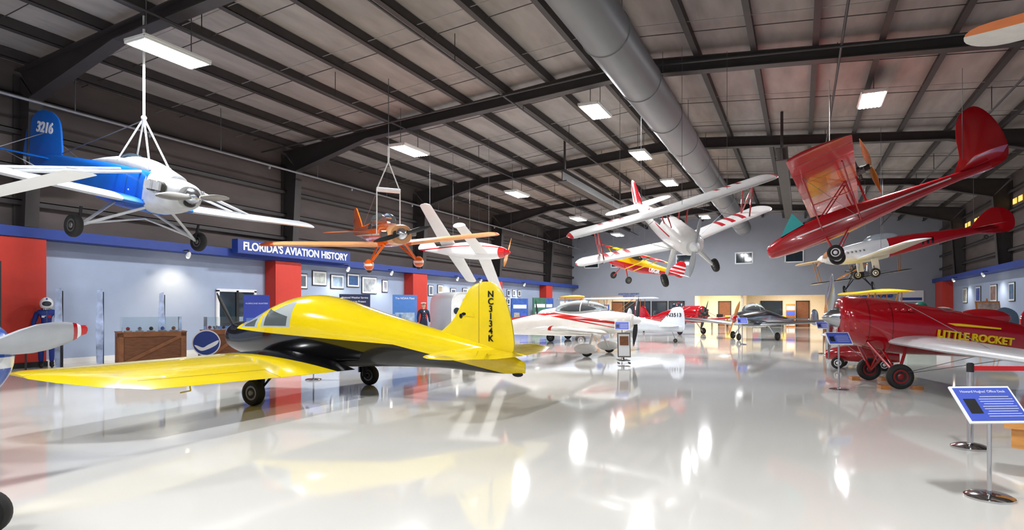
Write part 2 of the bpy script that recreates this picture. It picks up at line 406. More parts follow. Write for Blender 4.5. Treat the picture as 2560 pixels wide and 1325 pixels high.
def wspot(x,y,sg,warm=False,pw=110):
    e=empty('wall_spotlight',(x+sg*.8,y,3.2)); b=B(); b.tube((0,0,.15),(0,0,.06),.02,M_mblack); b.tube((-.25*sg,0,.15),(0,0,.15),.02,M_mblack); b.lathe((0,0,0),(-.5*sg,0,-.8),[(-.1,.03),(-.06,.06),(.06,.075),(.065,.06)],M_white,16)
    b.blob((-.03*sg,0,-.06),(.05,.05,.05),mat('bulb_warm',(255,240,215),.3,emit=45.,noise=0),10,8); b.done('lamp_head',e)
    ld=bpy.data.lights.new('bulb','SPOT'); ld.energy=pw; ld.spot_size=rad(120); ld.spot_blend=.9; ld.color=(1,.78,.48) if warm else (1,.96,.9); ld.shadow_soft_size=.05
    o=bpy.data.objects.new('bulb',ld); sc.collection.objects.link(o); o.parent=e; o.location=(-.02*sg,0,-.17); o.rotation_euler=(0,rad(20*sg),0)
for i,y in enumerate((13.3,20.9,24,30.2,33,39.5)): wspot(XL,y,1,i==0)
for y in(31,37.5,44): wspot(XR,y,-1)
w=bpy.data.worlds.new('World'); sc.world=w; w.use_nodes=True; w.node_tree.nodes['Background'].inputs[0].default_value=(.8,.85,1,1); w.node_tree.nodes['Background'].inputs[1].default_value=.3

# ---------- YELLOW LOW WING
P=Plane('yellow_low_wing_airplane',(-7.67,8.37,0),(0,0,180))
BK=(14,14,16); GL=(176,184,186); DG=(88,96,100)
my=mat('yellow_black_livery',(236,208,8),.15,coat=.7,noise=.03,scale=2,layers=[
 (BK,[(.065,0,-1,1.05),(.22,0,-1,1.33)]),(BK,[(1,0,0,-1.52)]),
 (GL,[(1,0,0,-.12),(-1,0,0,.80),(0,0,1,-1.19),(-.45,0,-1,1.72),(.9,0,-1,1.52)]),
 (GL,[(1,0,0,-.88),(-1,0,0,1.40),(0,0,1,-1.17)]),
 (DG,[(1,0,0,-.2),(-1,0,0,.72),(0,0,1,-1.21),(.25,0,-1,1.32)]),
 (DG,[(1,0,0,-.96),(-1,0,0,1.30),(0,0,1,-1.19),(-.3,0,-1,1.62)])])
f=B(); f.fus([(-3.97,.62,.03,.08,2),(-3.5,.71,.1,.19,2),(-2.5,.86,.21,.30,2.2),(-1.5,.98,.35,.43,2.3),(-.5,1.09,.5,.59,2.3),(0.1,1.11,.56,.63,2.3),(.7,1.06,.57,.56,2.3),(1.4,.97,.5,.33,2.4),(1.8,1.0,.42,.27,2.2),(1.95,1.03,.3,.2,2)],my,40,8)
f.lathe((1.9,0,1.05),(1,0,0),[(0,.16),(.12,.15),(.24,.1),(.3,.02)],M_black)
f.blob((1.93,.17,1.0),(.05,.08,.07),M_mblack,12,8); f.blob((1.93,-.17,1.0),(.05,.08,.07),M_mblack,12,8)
for s in(-1,1): f.tube((1.2,s*.3,.62),(.9,s*.33,.56),.04,M_hub)
f.blob((-3.85,0,.52),(.09,.02,.04),M_mblack,10,6)
wg=B(); mw=mat('yellow_wing_livery',(236,208,8),.15,coat=.7,noise=.03,scale=2,layers=[(BK,[(.5,-1,0,1.25)]),((170,148,8),[(1,0,0,.74),(-1,0,0,-.72),(0,1,0,-1.9),(0,-1,0,3.75)]),((170,148,8),[(0,1,0,-1.88),(0,-1,0,1.90),(-1,0,0,-.72)]),((200,176,8),[(1,0,0,-.05),(-1,0,0,.064),(0,1,0,-1.3)])])
wg.wing([(.3,.92,.70,1.97,.13),(1.5,.78,.72,1.82,.13),(3.8,.5,.78,1.52,.11),(4.15,.48,.80,1.2,.10),(4.4,.44,.82,.8,.09),(4.52,.36,.83,.4,.07)],mw,k=12,inc=.10)
wg.path([(-.2,2.7,.62),(-.25,2.7,.40),(-.05,2.7,.36)],.01,M_yel)
t=B(); t.wing([(.05,-2.85,.86,1.12,.09),(.9,-2.98,.87,.95,.08),(1.72,-3.15,.89,.65,.07)],M_yel,tip=.35,inc=.05)
t.plate([(-2.35,.98),(-2.72,1.3),(-2.92,1.62),(-3.05,1.82),(-3.25,1.91),(-3.47,1.88),(-3.64,1.66),(-3.77,1.2),(-3.74,.8),(-3.2,.75),(-2.6,.85)],.07,mat('fin_yellow',(228,202,16),.3,coat=.3,noise=.03,layers=[((170,148,10),[(1,0,0,3.22),(-1,0,0,-3.205)])]))
g=B()
for s in(-1,1):
    g.wheel((0,s*1.42,.2),.2,.15,M_tire,M_hub); g.tube((0,s*1.25,.2),(0,s*1.42,.2),.03,M_mblack); g.tube((0,s*1.26,.2),(.02,s*1.22,.66),.04,M_mblack); g.tube((0,s*1.26,.25),(-.3,s*1.15,.62),.018,M_mblack); g.box((.08,s*1.3,.42),(.03,.22,.3),M_black)
g.wheel((1.48,0,.17),.17,.12,M_tire,M_hub); g.tube((1.48,.09,.17),(1.48,.09,.4),.015,M_mblack); g.tube((1.48,-.09,.17),(1.48,-.09,.4),.015,M_mblack); g.tube((1.48,0,.38),(1.42,0,.7),.035,M_mblack)
p=B(); p.prop((2.02,0,1.05),.86,60,M_mblack,.13)
P.done(fuselage=f,wing=wg,tail=t,landing_gear=g,propeller=p)
for i,ch in enumerate('NC3134K'): text('registration_%d'%(i+1),ch,(-3.42,.045,1.72-.112*i),M_black,(-1,0,0),(0,0,1),size=.135,parent=P.e,bold=.002)
b=B(); b.plate([(-2.88,1.40),(-2.9,1.46),(-3.12,1.43),(-3.14,1.37)],.004,M_yel,off=.042,smooth=0); b.blob((-2.95,.042,1.42),(.05,.004,.03),M_black,10,6); b.blob((-2.9,.042,1.39),(.03,.004,.04),M_black,10,6); b.done('tail_mark',P.e)

# ---------- RED RACER
P=Plane('red_racing_airplane',(1.5,14.2,0),(0,0,194.8))
f=B(); mr=mat('red_racer_livery',(166,12,26),.13,coat=.8,noise=.03,layers=[((110,8,16),[(1,0,0,.02),(-1,0,0,.0)]),((110,8,16),[(1,0,0,-.4),(-1,0,0,.42)])])
f.fus([(-4.4,.60,.03,.08,2),(-3.6,.70,.11,.17,2),(-2.4,.88,.24,.32,2.1),(-1.6,.98,.32,.42,2.1),(-.9,1.06,.37,.47,2.1),(-.2,1.14,.42,.52,2),(.4,1.24,.46,.5,2),(.75,1.31,.42,.43,2),(.86,1.33,.3,.3,2)],mr,40,7)
f.lathe((.8,0,1.33),(1,0,0),[(0,.25),(.06,.22),(.18,.16),(.3,.07),(.34,.01)],M_alum)
f.blob((-1.75,0,1.32),(.5,.13,.18),M_redp); f.blob((-1.05,0,1.42),(.22,.2,.12),M_clear); f.blob((-1.3,0,1.38),(.22,.17,.06),M_mblack)
for k in range(6):
    f.blob((.3-.13*k,.36,1.47),(.05,.05,.03),M_redp,8,6); f.blob((.3-.13*k,-.36,1.47),(.05,.05,.03),M_redp,8,6)
f.blob((.86,.14,1.33),(.03,.08,.1),M_mblack); f.blob((.86,-.14,1.33),(.03,.08,.1),M_mblack)
wg=B(); wg.wing([(.3,.05,.86,1.5,.14),(2.2,.0,.82,1.35,.13),(4.8,-.12,.80,1.05,.12)],mat('white_silver_wing_paint',(222,224,228),.25,.0,coat=.4,noise=.04),tip=.5,k=11)
t=B(); t.wing([(.05,-3.5,.72,.8,.08),(1.2,-3.7,.73,.55,.07)],M_redp,tip=.3); t.plate([(-3.5,.75),(-3.8,1.2),(-4.1,1.45),(-4.45,1.35),(-4.6,.9),(-4.4,.6),(-3.8,.65)],.06,M_redp)
g=B(); mrh=mat('red_wheel_hub',(120,14,18),.4)
for s in(-1,1):
    g.wheel((.0,s*.74,.235),.235,.14,M_tire,mrh); g.tube((0,s*.64,.235),(-.3,s*.3,.78),.03,M_redp); g.tube((0,s*.64,.235),(.4,s*.3,.85),.03,M_redp); g.tube((0,s*.64,.26),(.05,0,.75),.02,M_redp)
    g.box((.28,s*.74,.035),(.16,.2,.07),M_wood); g.box((-.28,s*.74,.035),(.16,.2,.07),M_wood)
    g.tube((-.1,s*3.2,.82),(-.1,s*.7,.3),.006,M_wire,n=5); g.tube((-.8,s*3.2,.82),(-.2,s*.7,.3),.006,M_wire,n=5); g.tube((-.3,s*3.2,.86),(-.3,s*.2,1.6),.006,M_wire,n=5)
g.wheel((-4.2,0,.1),.1,.05,M_tire,M_hub); g.tube((-4.2,0,.12),(-4.1,0,.56),.02,M_redp)
p=B(); p.prop((.98,0,1.33),.88,83,M_alum,.13)
P.done(fuselage=f,wing=wg,tail=t,landing_gear=g,propeller=p)
M_ly=mat('letter_yellow',(240,200,20),.4)
text('name_lettering','LITTLE ROCKET',(-1.45,.362,.95),M_ly,(-1,-.09,-.12),(-.12,.0,1),width=1.35,parent=P.e,bold=.006,ext=.02)
b=B(); b.plate([(-.7,1.24),(-1.2,1.22),(-1.9,1.14),(-1.9,1.11),(-1.2,1.17),(-.7,1.2)],.02,M_ly,off=.33,smooth=0); b.done('trim_stripe',P.e)

# ---------- BLUE/WHITE AG PLANE
P=Plane('blue_and_white_crop_duster_airplane',(-11.55,8.95,3.82),(-1,12.5,0),1.02)
f=B()
f.fus([(-6.1,.12,.04,.12,2.5),(-5.0,.1,.14,.24,3),(-3.6,.02,.26,.36,4),(-2.3,-.05,.36,.46,4),(-1.1,-.05,.37,.45,4)],mat('blue_fabric_fus',(18,102,200),.35,coat=.3,noise=.06,scale=3,layers=[((40,80,140),[(1,0,0,1.75),(-1,0,0,-1.72)])]),28,5)
mwp=mat('weathered_white_paint',(198,200,203),.45,noise=.1,scale=6)
f.fus([(-1.15,-.04,.375,.455,3.5),(-.7,-.03,.35,.38,3),(-.3,0,.33,.28,2.6),(-.18,0,.28,.22,2.4)],mwp,28,5)
f.fus([(-3.6,.36,.05,.04,2),(-3.0,.40,.15,.12,2.2),(-2.2,.43,.23,.2,2.3),(-1.5,.42,.26,.2,2.3),(-.6,.28,.2,.12,2)],mwp,24,5)
f.blob((-2.2,.0,.5),(.42,.2,.2),M_glass); f.blob((-1.1,0,.48),(.16,.12,.07),mwp)
for s in(-1,1):
    for k in range(2):
        f.tube((-.55-.28*k,s*.25,.08),(-.55-.28*k,s*.48,.10),.09,M_eng,n=10); f.box((-.55-.28*k,s*.5,.10),(.2,.05,.17),mwp)
        for j in range(4): f.tube((-.55-.28*k,s*(.37+.03*j),.09),(-.55-.28*k,s*(.38+.03*j),.09),.115,M_eng,n=12)
f.blob((-.16,0,-.12),(.05,.14,.08),M_mblack)
for k in range(5): f.blob((-1.62-.35*k,-.37+.03*k,-.1),(.02,.02,.02),mwp,6,5)
f.lathe((-.16,0,.03),(1,0,0),[(0,.17),(.08,.16),(.2,.09),(.25,.01)],M_alum)
wg=B(); wg.wing([(.3,-1.05,-.32,1.35,.13),(2.5,-1.05,-.24,1.3,.13),(4.85,-1.05,-.14,1.2,.12)],mat('white_blue_wing',(206,210,216),.4,noise=.05,layers=[((20,100,195),[(0,-1,0,.8)])]),tip=.35)
for s in(-1,1):
    wg.tube((-1.35,s*.34,.32),(-1.35,s*2.6,-.16),.035,mwp); wg.tube((-2.05,s*.34,.3),(-2.0,s*2.6,-.16),.03,mwp); wg.tube((-1.35,s*1.4,.1),(-2.03,s*1.4,.09),.02,mwp)
t=B(); t.wing([(.05,-5.1,.2,.85,.08),(1.2,-5.25,.2,.65,.07)],M_blue,tip=.4); t.plate([(-4.85,.3),(-4.95,.75),(-5.15,1.15),(-5.55,1.34),(-6.1,1.28),(-6.4,.9),(-6.45,.4),(-6.35,.0),(-5.9,-.1),(-5.3,.1)],.08,mat('blue_fin',(18,100,196),.3,coat=.3,layers=[((190,200,212),[(0,0,-1,.15)])]))
for s in(-1,1): t.tube((-5.5,s*1.0,.22),(-5.6,s*.05,.8),.012,M_wire); t.tube((-5.5,s*.8,.18),(-5.2,s*.15,-.1),.012,M_wire)
t.wheel((-6.0,0,-.25),.11,.07,M_tire,M_hub); t.tube((-6.0,0,-.2),(-5.7,0,0),.02,M_eng)
g=B()
for s in(-1,1):
    y2=1.4
    g.wheel((-1.5,s*y2,-1.0),.23,.16,M_tire,M_hub); g.tube((-1.5,s*(y2-.1),-.98),(-1.1,s*.3,-.4),.03,mwp); g.tube((-1.5,s*(y2-.1),-.98),(-2.1,s*.3,-.4),.03,mwp); g.tube((-1.5,s*(y2-.1),-.95),(-1.5,0,-.65),.02,mwp); g.tube((-1.5,s*(y2-.1),-.97),(-1.5,s*(y2-.08),-.6),.03,M_mblack)
p=B(); p.prop((-.05,0,.03),.85,8,mat('prop_grey',(150,148,144),.4,.4),.15)
P.done(fuselage=f,wing=wg,tail=t,landing_gear=g,propeller=p)
P.sling([(-1.2,.25,.4),(-1.2,-.25,.4),(-2.4,.2,.5),(-2.4,-.2,.5)],8.2,5.75,M_rope,.02)
b=B(); q=P.M@Vector((-1.8,0,.45)); b.tube(P.w((q.x,q.y,5.7)),P.w(P.M@Vector((-5.1,0,.3))),.012,M_wire); b.done('tail_cable',P.e)
text('tail_number','3216',(-5.62,-.05,.92),M_wtxt,(1,0,0),(0,0,1),width=.68,parent=P.e,bold=.006)

# ---------- ORANGE PLANE
P=Plane('orange_low_wing_airplane',(-9.9,14.14,3.55),(5.5,5,-36.9))
mo=mat('orange_livery',(224,96,16),.2,coat=.6,noise=.04,layers=[((235,225,210),[(.0,0,1,-.02),(0,0,-1,.07),(-1,0,0,-1.2)]),((60,66,70),[(1,0,0,2.6),(-1,0,0,-1.55),(0,0,1,-.22)]),(( 224,96,16),[(1,0,0,2.1),(-1,0,0,-2.04)]),((222,160,110),[(1,0,0,.55)])])
f=B(); f.fus([(-5.5,.18,.03,.1,2),(-4.2,.14,.14,.22,2.3),(-3,.1,.28,.34,2.6),(-2.2,.08,.34,.4,2.8),(-1.2,.0,.36,.34,2.8),(-.5,0,.36,.3,2.6),(-.25,0,.3,.26,2.4)],mo,28,5)
f.blob((-1.9,.14,.42),(.55,.2,.25),M_clear); f.blob((-1.9,-.14,.42),(.55,.2,.25),M_clear); f.blob((-2.0,0,.33),(.6,.28,.14),M_orange)
for s in(-1,1): f.tube((-.5,s*.3,.03),(-.5,s*.5,.04),.1,M_eng); f.blob((-.24,s*.16,.05),(.03,.09,.07),M_mblack)
f.lathe((-.26,0,.02),(1,0,0),[(0,.18),(.1,.16),(.24,.08),(.28,.01)],M_alum)
wg=B(); wg.wing([(.3,-.9,-.28,1.25,.14),(3.6,-.95,-.12,1.15,.13)],mat('tan_wing_fabric',(232,164,108),.4,noise=.06,layers=[((224,96,16),[(0,1,0,-3.3)]),((210,92,26),[(0,-1,0,.5)])]),tip=.35)
t=B(); t.wing([(.05,-4.7,.2,.75,.08),(1.2,-4.85,.2,.55,.07)],M_orange,tip=.3); t.plate([(-4.4,.3),(-4.85,.85),(-5.05,1.0),(-5.35,.95),(-5.55,.5),(-5.6,.1),(-5.0,.1)],.06,M_orange)
g=B()
for s in(-1,1):
    g.blob((-1.1,s*.75,-.82),(.34,.12,.17),mat('orange_pants',(224,96,16),.2,coat=.6,layers=[((240,235,225),[(0,0,1,.84),(0,0,-1,-.78)])])); g.wheel((-1.1,s*.75,-.9),.15,.1,M_tire,M_hub); g.tube((-1.1,s*.72,-.8),(-.9,s*.3,-.25),.035,M_orange); g.tube((-1.1,s*.72,-.8),(-1.6,s*.3,-.25),.03,M_orange)
p=B(); p.prop((-.14,0,.02),.85,12,M_mblack,.13)
P.done(fuselage=f,wing=wg,tail=t,landing_gear=g,propeller=p)
b=B(); q=P.M@Vector((-1.4,0,.3)); rx,ry,rz=q
Y_=(Euler((0,0,rad(-36.9))).to_matrix()@Vector((0,1,0)))
A=Vector((rx,ry,5.0))+Y_*.35; C=Vector((rx,ry,5.0))-Y_*.35; T=Vector((rx,ry,5.85))
b.tube(P.w(A),P.w(C),.07,M_wtxt)
for q2 in(A,C): b.tube(P.w(q2),P.w(T),.018,M_rope); b.tube(P.w(q2),P.w(Vector((q2.x,q2.y,3.7))),.018,M_rope)
b.tube(P.w(T),P.w((T.x,T.y,6.3)),.03,M_rope); b.tube(P.w((T.x,T.y,6.3)),P.w((T.x,T.y,8.3)),.012,M_wire); b.tube(P.w(T),P.w(P.M@Vector((-4.4,0,.3))),.006,M_wire); b.done('suspension_sling',P.e)

# ---------- TANDEM WING
P=Plane('white_tandem_wing_airplane',(-9.9,21.0,3.62),(-35,3,0))
f=B(); f.fus([(-4.1,.12,.03,.06,2),(-3.2,.08,.14,.15,2),(-2.2,.08,.28,.3,2.2),(-1.3,.05,.32,.33,2.2),(-.5,0,.26,.22,2.2),(-.2,0,.16,.15,2)],mat('white_red_canard',(226,227,228),.25,coat=.4,noise=.03,layers=[((200,30,30),[(1,0,0,.42)]),((190,30,34),[(0,0,1,-.02),(0,0,-1,.07)])]),28,5)
f.blob((-1.7,0,.25),(.6,.2,.2),M_glass); f.lathe((-.2,0,0),(1,0,0),[(0,.13),(.1,.12),(.22,.03)],M_redp)
wg=B(); wg.wing([(.1,-.8,-.2,.55,.14),(2.2,-.85,-.5,.45,.13)],M_white,tip=.15); wg.wing([(.1,-2.35,.22,.7,.13),(2.4,-2.5,.3,.5,.12)],M_white,tip=.15)
for s in(-1,1): wg.blob((-1.0,s*2.2,-.62),(.25,.07,.12),M_white)
t=B(); t.plate([(-3.3,.1),(-3.6,.5),(-3.8,.62),(-4.05,.6),(-4.15,.1)],.05,M_white)
p=B(); p.prop((-.1,0,0),.62,100,M_wood,.1)
P.done(fuselage=f,wing=wg,tail=t,propeller=p); P.wires([(-1,0,.3),(-2.6,0,.3),(-2.7,-2,.3),(-2.7,2,.3)],M_wire,top=7.9)

# ---------- HANGING BIPLANE (white/red)
P=Plane('white_and_red_biplane',(-3.05,17.2,3.55),(17.7,20,-58))
mb=mat('white_red_stripe',(232,230,228),.25,coat=.4,noise=.03,layers=[((180,18,34),[(.1,0,1,-.10),(-.1,0,-1,.14),(-1,0,0,.3)]),((180,18,34),[(1,0,0,3.55),(-1,0,0,-3.4)]),((60,60,66),[(1,0,0,1.4),(-1,0,0,-.5),(0,0,1,-.22)])])
f=B(); f.fus([(-3.7,.15,.03,.1,2),(-2.6,.08,.16,.22,2.3),(-1.5,.02,.26,.32,2.4),(-.6,0,.32,.38,2.4),(.3,-.03,.33,.34,2.4),(1.0,-.05,.32,.28,2.3),(1.2,-.05,.22,.2,2.1)],mb,28,5)
f.blob((-.9,0,.32),(.4,.18,.2),M_glass); f.lathe((1.18,0,-.05),(1,0,0),[(0,.14),(.1,.12),(.2,.02)],M_wtxt)
mwb=mat('white_red_wing',(234,233,232),.25,coat=.4,noise=.03,layers=[((188,20,36),[(-1,0,0,-.1),(0,1,0,-1.3),(0,-1,0,1.42)]),((188,20,36),[(-1,0,0,-.1),(0,1,0,-1.6),(0,-1,0,1.72)]),((188,20,36),[(-1,0,0,-.1),(0,1,0,-1.9),(0,-1,0,2.02)]),((188,20,36),[(0,1,0,-2.82)])])
wg=B(); wg.wing([(0,.55,.76,.9,.11),(2.95,.35,.80,.82,.10)],mwb,tip=.3); wg.wing([(.2,.15,-.34,.85,.11),(2.85,.0,-.14,.8,.10)],mwb,tip=.3)
for s in(-1,1):
    for xa,xb in((.25,-.1),(-.3,-.6)): wg.tube((xa,s*2.15,.79),(xb,s*2.1,-.18),.022,M_redp)
    wg.tube((.25,s*2.15,.79),(-.6,s*2.1,-.18),.02,M_redp)
    for xa in(.35,-.2): wg.tube((xa,s*.3,.76),(xa-.1,s*.2,.3),.02,M_redp)
    wg.tube((.2,s*.3,-.3),(.2,s*2.1,.76),.006,M_wire,n=5); wg.tube((.2,s*.35,.74),(-.1,s*2.1,-.2),.006,M_wire,n=5)
t=B(); t.wing([(.05,-3.0,.15,.7,.08),(1.1,-3.2,.15,.5,.07)],mwb,tip=.25); t.plate([(-2.9,.25),(-3.15,.75),(-3.35,.95),(-3.6,.95),(-3.8,.6),(-3.85,.1),(-3.4,.05)],.05,mat('fin_stripes',(232,228,226),.3,layers=[((188,20,36),[(1,0,0,3.35)]),((188,20,36),[(1,0,0,3.7),(-1,0,0,-3.55)])]))
g=B()
for s in(-1,1):
    g.wheel((.5,s*.72,-1.0),.19,.13,M_tire,M_hub); g.tube((.45,s*.68,-.98),(.3,s*.25,-.3),.045,M_white,r2=.08)
g.tube((-3.5,0,-.1),(-3.3,0,.05),.02,M_wire); g.wheel((-3.55,0,-.14),.07,.05,M_tire,M_hub)
p=B(); p.prop((1.25,0,-.05),.8,70,mat('prop_light_grey',(176,180,186),.35,.2),.12)
P.done(fuselage=f,wings=wg,tail=t,landing_gear=g,propeller=p); P.wires([(.1,1.5,.8),(.1,-1.5,.8),(-3,0,.3),(.2,.2,.8)],M_wire,top=7.9)

# ---------- YELLOW/RED small
P=Plane('yellow_and_red_monoplane',(-8.7,30.4,4.0),(-14,-9,232),.92)
my2=mat('yellow_red_fus',(240,186,8),.25,coat=.4,noise=.03,layers=[((186,14,26),[(0,0,-1,.04)]),((186,14,26),[(-1,0,0,-4.0)])])
mst=mat('red_white_stripes',(200,20,32),.3,layers=[((235,235,235),[(0,0,1,-.02-.0),(0,0,-1,.12)]),((235,235,235),[(0,0,1,-.24),(0,0,-1,.34)]),((235,235,235),[(0,0,1,-.46),(0,0,-1,.56)])])
f=B(); f.fus([(-5,.1,.04,.1,2.4),(-3.5,.05,.18,.25,3),(-2,.02,.3,.38,3),(-1,0,.32,.36,3),(-.3,0,.3,.28,2.4),(0,0,.2,.2,2)],my2,24,4); f.blob((-1.6,0,.35),(.5,.26,.28),M_glass)
wg=B(); wg.wing([(0,-.7,.62,1.2,.13),(2.9,-.75,.6,1.1,.12)],mat('yellow_checker_wing',(244,190,8),.3,layers=[((186,14,26),[(1,.35,0,.3)]),((30,30,30),[(0,1,0,-1.2),(0,-1,0,1.5)]),((30,30,30),[(0,1,0,-2.0),(0,-1,0,2.3)])]),tip=.3)
for s in(-1,1): wg.tube((-.9,s*.3,-.3),(-1.0,s*2.0,.58),.03,M_yel); wg.tube((-1.5,s*.3,-.3),(-1.6,s*2.0,.58),.03,M_yel)
t=B(); t.wing([(.05,-4.1,.1,.8,.08),(1.2,-4.25,.1,.6,.07)],mst,tip=.3); t.plate([(-4.2,.1),(-4.5,.6),(-4.8,.85),(-5.2,.75),(-5.3,.2),(-5.1,-.1)],.06,mst)
g=B()
for s in(-1,1): g.wheel((-1.0,s*.75,-.85),.2,.12,M_tire,M_hub); g.tube((-1.0,s*.7,-.83),(-1.0,s*.25,-.3),.03,M_redp)
p=B(); p.prop((.05,0,0),.85,30,M_alum,.12)
P.done(fuselage=f,wing=wg,tail=t,landing_gear=g,propeller=p); P.wires([(-1,1.5,.7),(-1,-1.5,.7),(-4.2,0,.2)],M_wire,top=7.9)
text('side_lettering','USGR',(-2.9,.27,-.05),M_wtxt,(-1,0,0),(0,0,1),width=.8,parent=P.e,bold=.01)

# ---------- RED PUSHER
P=Plane('red_pusher_ultralight',(-.92,20.3,3.3),(4,19,176))
ms=mat('red_white_line',(164,14,26),.2,coat=.6,noise=.05,layers=[((235,230,230),[(.03,0,1,.06),(-.03,0,-1,-.02),(-1,0,0,-.9),(1,0,0,4.9)])])
f=B(); f.fus([(-5.8,.1,.04,.08,2.4),(-4.6,.08,.09,.14,3),(-3.2,.05,.2,.26,3.5),(-2.2,.02,.28,.35,4),(-1.2,-.02,.3,.35,4),(-.5,-.08,.27,.28,3),(-.1,-.12,.2,.2,2.6),(0,-.14,.1,.12,2.3)],ms,24,5)
f.add([(-.5,-.24,.16),(-.5,.24,.16),(-1.0,0,.78),(-1.2,-.28,.28),(-1.2,.28,.28)],[(0,1,2),(0,2,3),(1,2,4)],mat('teal_windscreen',(60,150,150),.1,coat=.4))
f.blob((-1.5,0,.34),(.35,.22,.1),M_mblack)
wg=B(); mrw=mat('red_translucent_fabric',(180,26,34),.25,coat=.4,noise=.06,scale=2,layers=[((215,84,44),[(-1,0,0,-2.15),(0,-1,0,1.5),(1,0,0,3.0),(0,1,0,-.3)]),((130,12,22),[(0,1,0,-1.62),(0,-1,0,1.65)]),((130,12,22),[(0,1,0,-2.52),(0,-1,0,2.55)]),((130,12,22),[(0,1,0,-3.3),(0,-1,0,3.33)]),((130,12,22),[(0,1,0,-.7),(0,-1,0,.73)])])
wg.wing([(.0,-1.4,1.05,1.5,.1),(3.95,-1.4,1.14,1.5,.09)],mrw,tip=.12)
for s in(-1,1):
    for xa in(-1.6,-2.6): wg.tube((xa,s*.24,-.15),(xa,s*2.2,1.09),.022,M_redp); wg.tube((xa,s*.2,.25),(xa,s*.25,1.07),.02,M_redp)
    wg.tube((-1.6,s*.24,.25),(-2.6,s*.25,1.07),.018,M_redp); wg.tube((-1.6,s*2.2,1.09),(-2.6,s*.24,-.1),.006,M_wire,n=5)
    wg.tube((-1.6,s*1.2,.5),(-2.6,s*1.2,.5),.015,M_redp)
e=B(); e.radial(-3.0,1.25,.3,4,M_eng,M_mblack); e.box((-2.9,0,1.2),(.5,.2,.2),M_eng); e.tube((-2.9,0,.2),(-2.9,0,1.2),.03,M_redp); e.lathe((-3.3,0,1.25),(1,0,0),[(0,.08),(.3,.1)],M_mblack)
p=B(); p.prop((-3.32,0,1.25),.85,80,M_wood,.15)
t=B(); t.plate([(-5.0,.12),(-5.25,.55),(-5.38,1.15),(-5.6,1.62),(-6.0,1.74),(-6.25,1.3),(-6.32,.6),(-6.15,.1),(-5.6,0)],.05,M_redp); t.wing([(.03,-5.15,.2,.9,.07),(1.25,-5.3,.2,.75,.06)],M_redp,tip=.15)
g=B()
for s in(-1,1): g.wheel((-1.7,s*.5,-.85),.22,.14,M_tire,M_wtxt); g.tube((-1.7,s*.45,-.83),(-1.6,s*.22,-.2),.025,M_redp); g.tube((-1.7,s*.45,-.83),(-2.3,s*.22,-.2),.02,M_redp)
g.tube((-1.7,-.5,-.85),(-1.7,.5,-.85),.02,M_mblack)
P.done(fuselage=f,wing=wg,engine=e,propeller=p,tail=t,landing_gear=g); P.sling([(-2.2,.4,1.2),(-2.2,-.4,1.2)],8.2,5.6,M_rope,.01); P.wires([(-5.2,0,.2)],M_wire,top=7.9)

# ---------- RED / SILVER hanging
P=Plane('red_and_silver_warbird_replica',(.7,26.9,3.45),(0,9,195.6),1.2)
m8=mat('silver_red_fus',(208,210,214),.22,.3,coat=.3,noise=.04,layers=[((166,16,28),[(-1,0,0,-2.0)]),((20,20,20),[(1,0,0,3.05),(-1,0,0,-2.98),(0,0,1,.07),(0,0,-1,.12)]),((20,20,20),[(1,0,0,3.2),(-1,0,0,-3.13),(0,0,1,.07),(0,0,-1,.12)]),((20,20,20),[(1,0,0,3.35),(-1,0,0,-3.28),(0,0,1,.07),(0,0,-1,.12)])])
f=B(); f.fus([(-5.3,.12,.03,.08,2),(-4,.1,.12,.16,2.2),(-2.8,.05,.22,.27,2.3),(-1.6,0,.28,.34,2.3),(-.6,-.03,.25,.27,2.3),(-.15,-.02,.15,.16,2)],m8,28,5)
f.blob((-1.9,0,.3),(.55,.16,.2),mat('grey_canopy',(150,160,168),.15,.3)); f.lathe((-.18,0,-.02),(1,0,0),[(0,.14),(.14,.1),(.26,.01)],M_wtxt)
for k in range(7): f.tube((-.5-.12*k,.2,.08),(-.54-.12*k,.3,.04),.025,M_eng)
wg=B(); wg.wing([(.2,-1.0,-.2,1.1,.13),(3.1,-1.3,.0,.75,.11)],mat('white_silver_wing',(220,222,226),.25,coat=.4,noise=.04),tip=.3)
t=B(); t.plate([(-4.5,.1),(-4.8,.5),(-5.15,.72),(-5.5,.68),(-5.75,.4),(-5.7,0),(-5.3,-.08)],.06,M_redp); t.wing([(.05,-4.5,.18,.6,.08),(1.1,-4.6,.18,.5,.07)],M_redp,tip=.3)
g=B()
for s in(-1,1): g.wheel((-1.3,s*.7,-.72),.15,.1,M_tire,M_wtxt); g.tube((-1.3,s*.65,-.7),(-1.35,s*.55,-.2),.025,M_alum); g.box((-1.38,s*.62,-.45),(.2,.02,.35),M_wtxt)
g.wheel((-4.9,0,-.15),.07,.04,M_tire,M_hub)
p=B(); p.prop((-.1,0,-.02),.75,15,M_wood,.12)
P.done(fuselage=f,wing=wg,tail=t,landing_gear=g,propeller=p); P.wires([(-1.3,1.4,0),(-1.3,-1.4,0),(-4.6,0,.2)],M_wire,top=7.9)

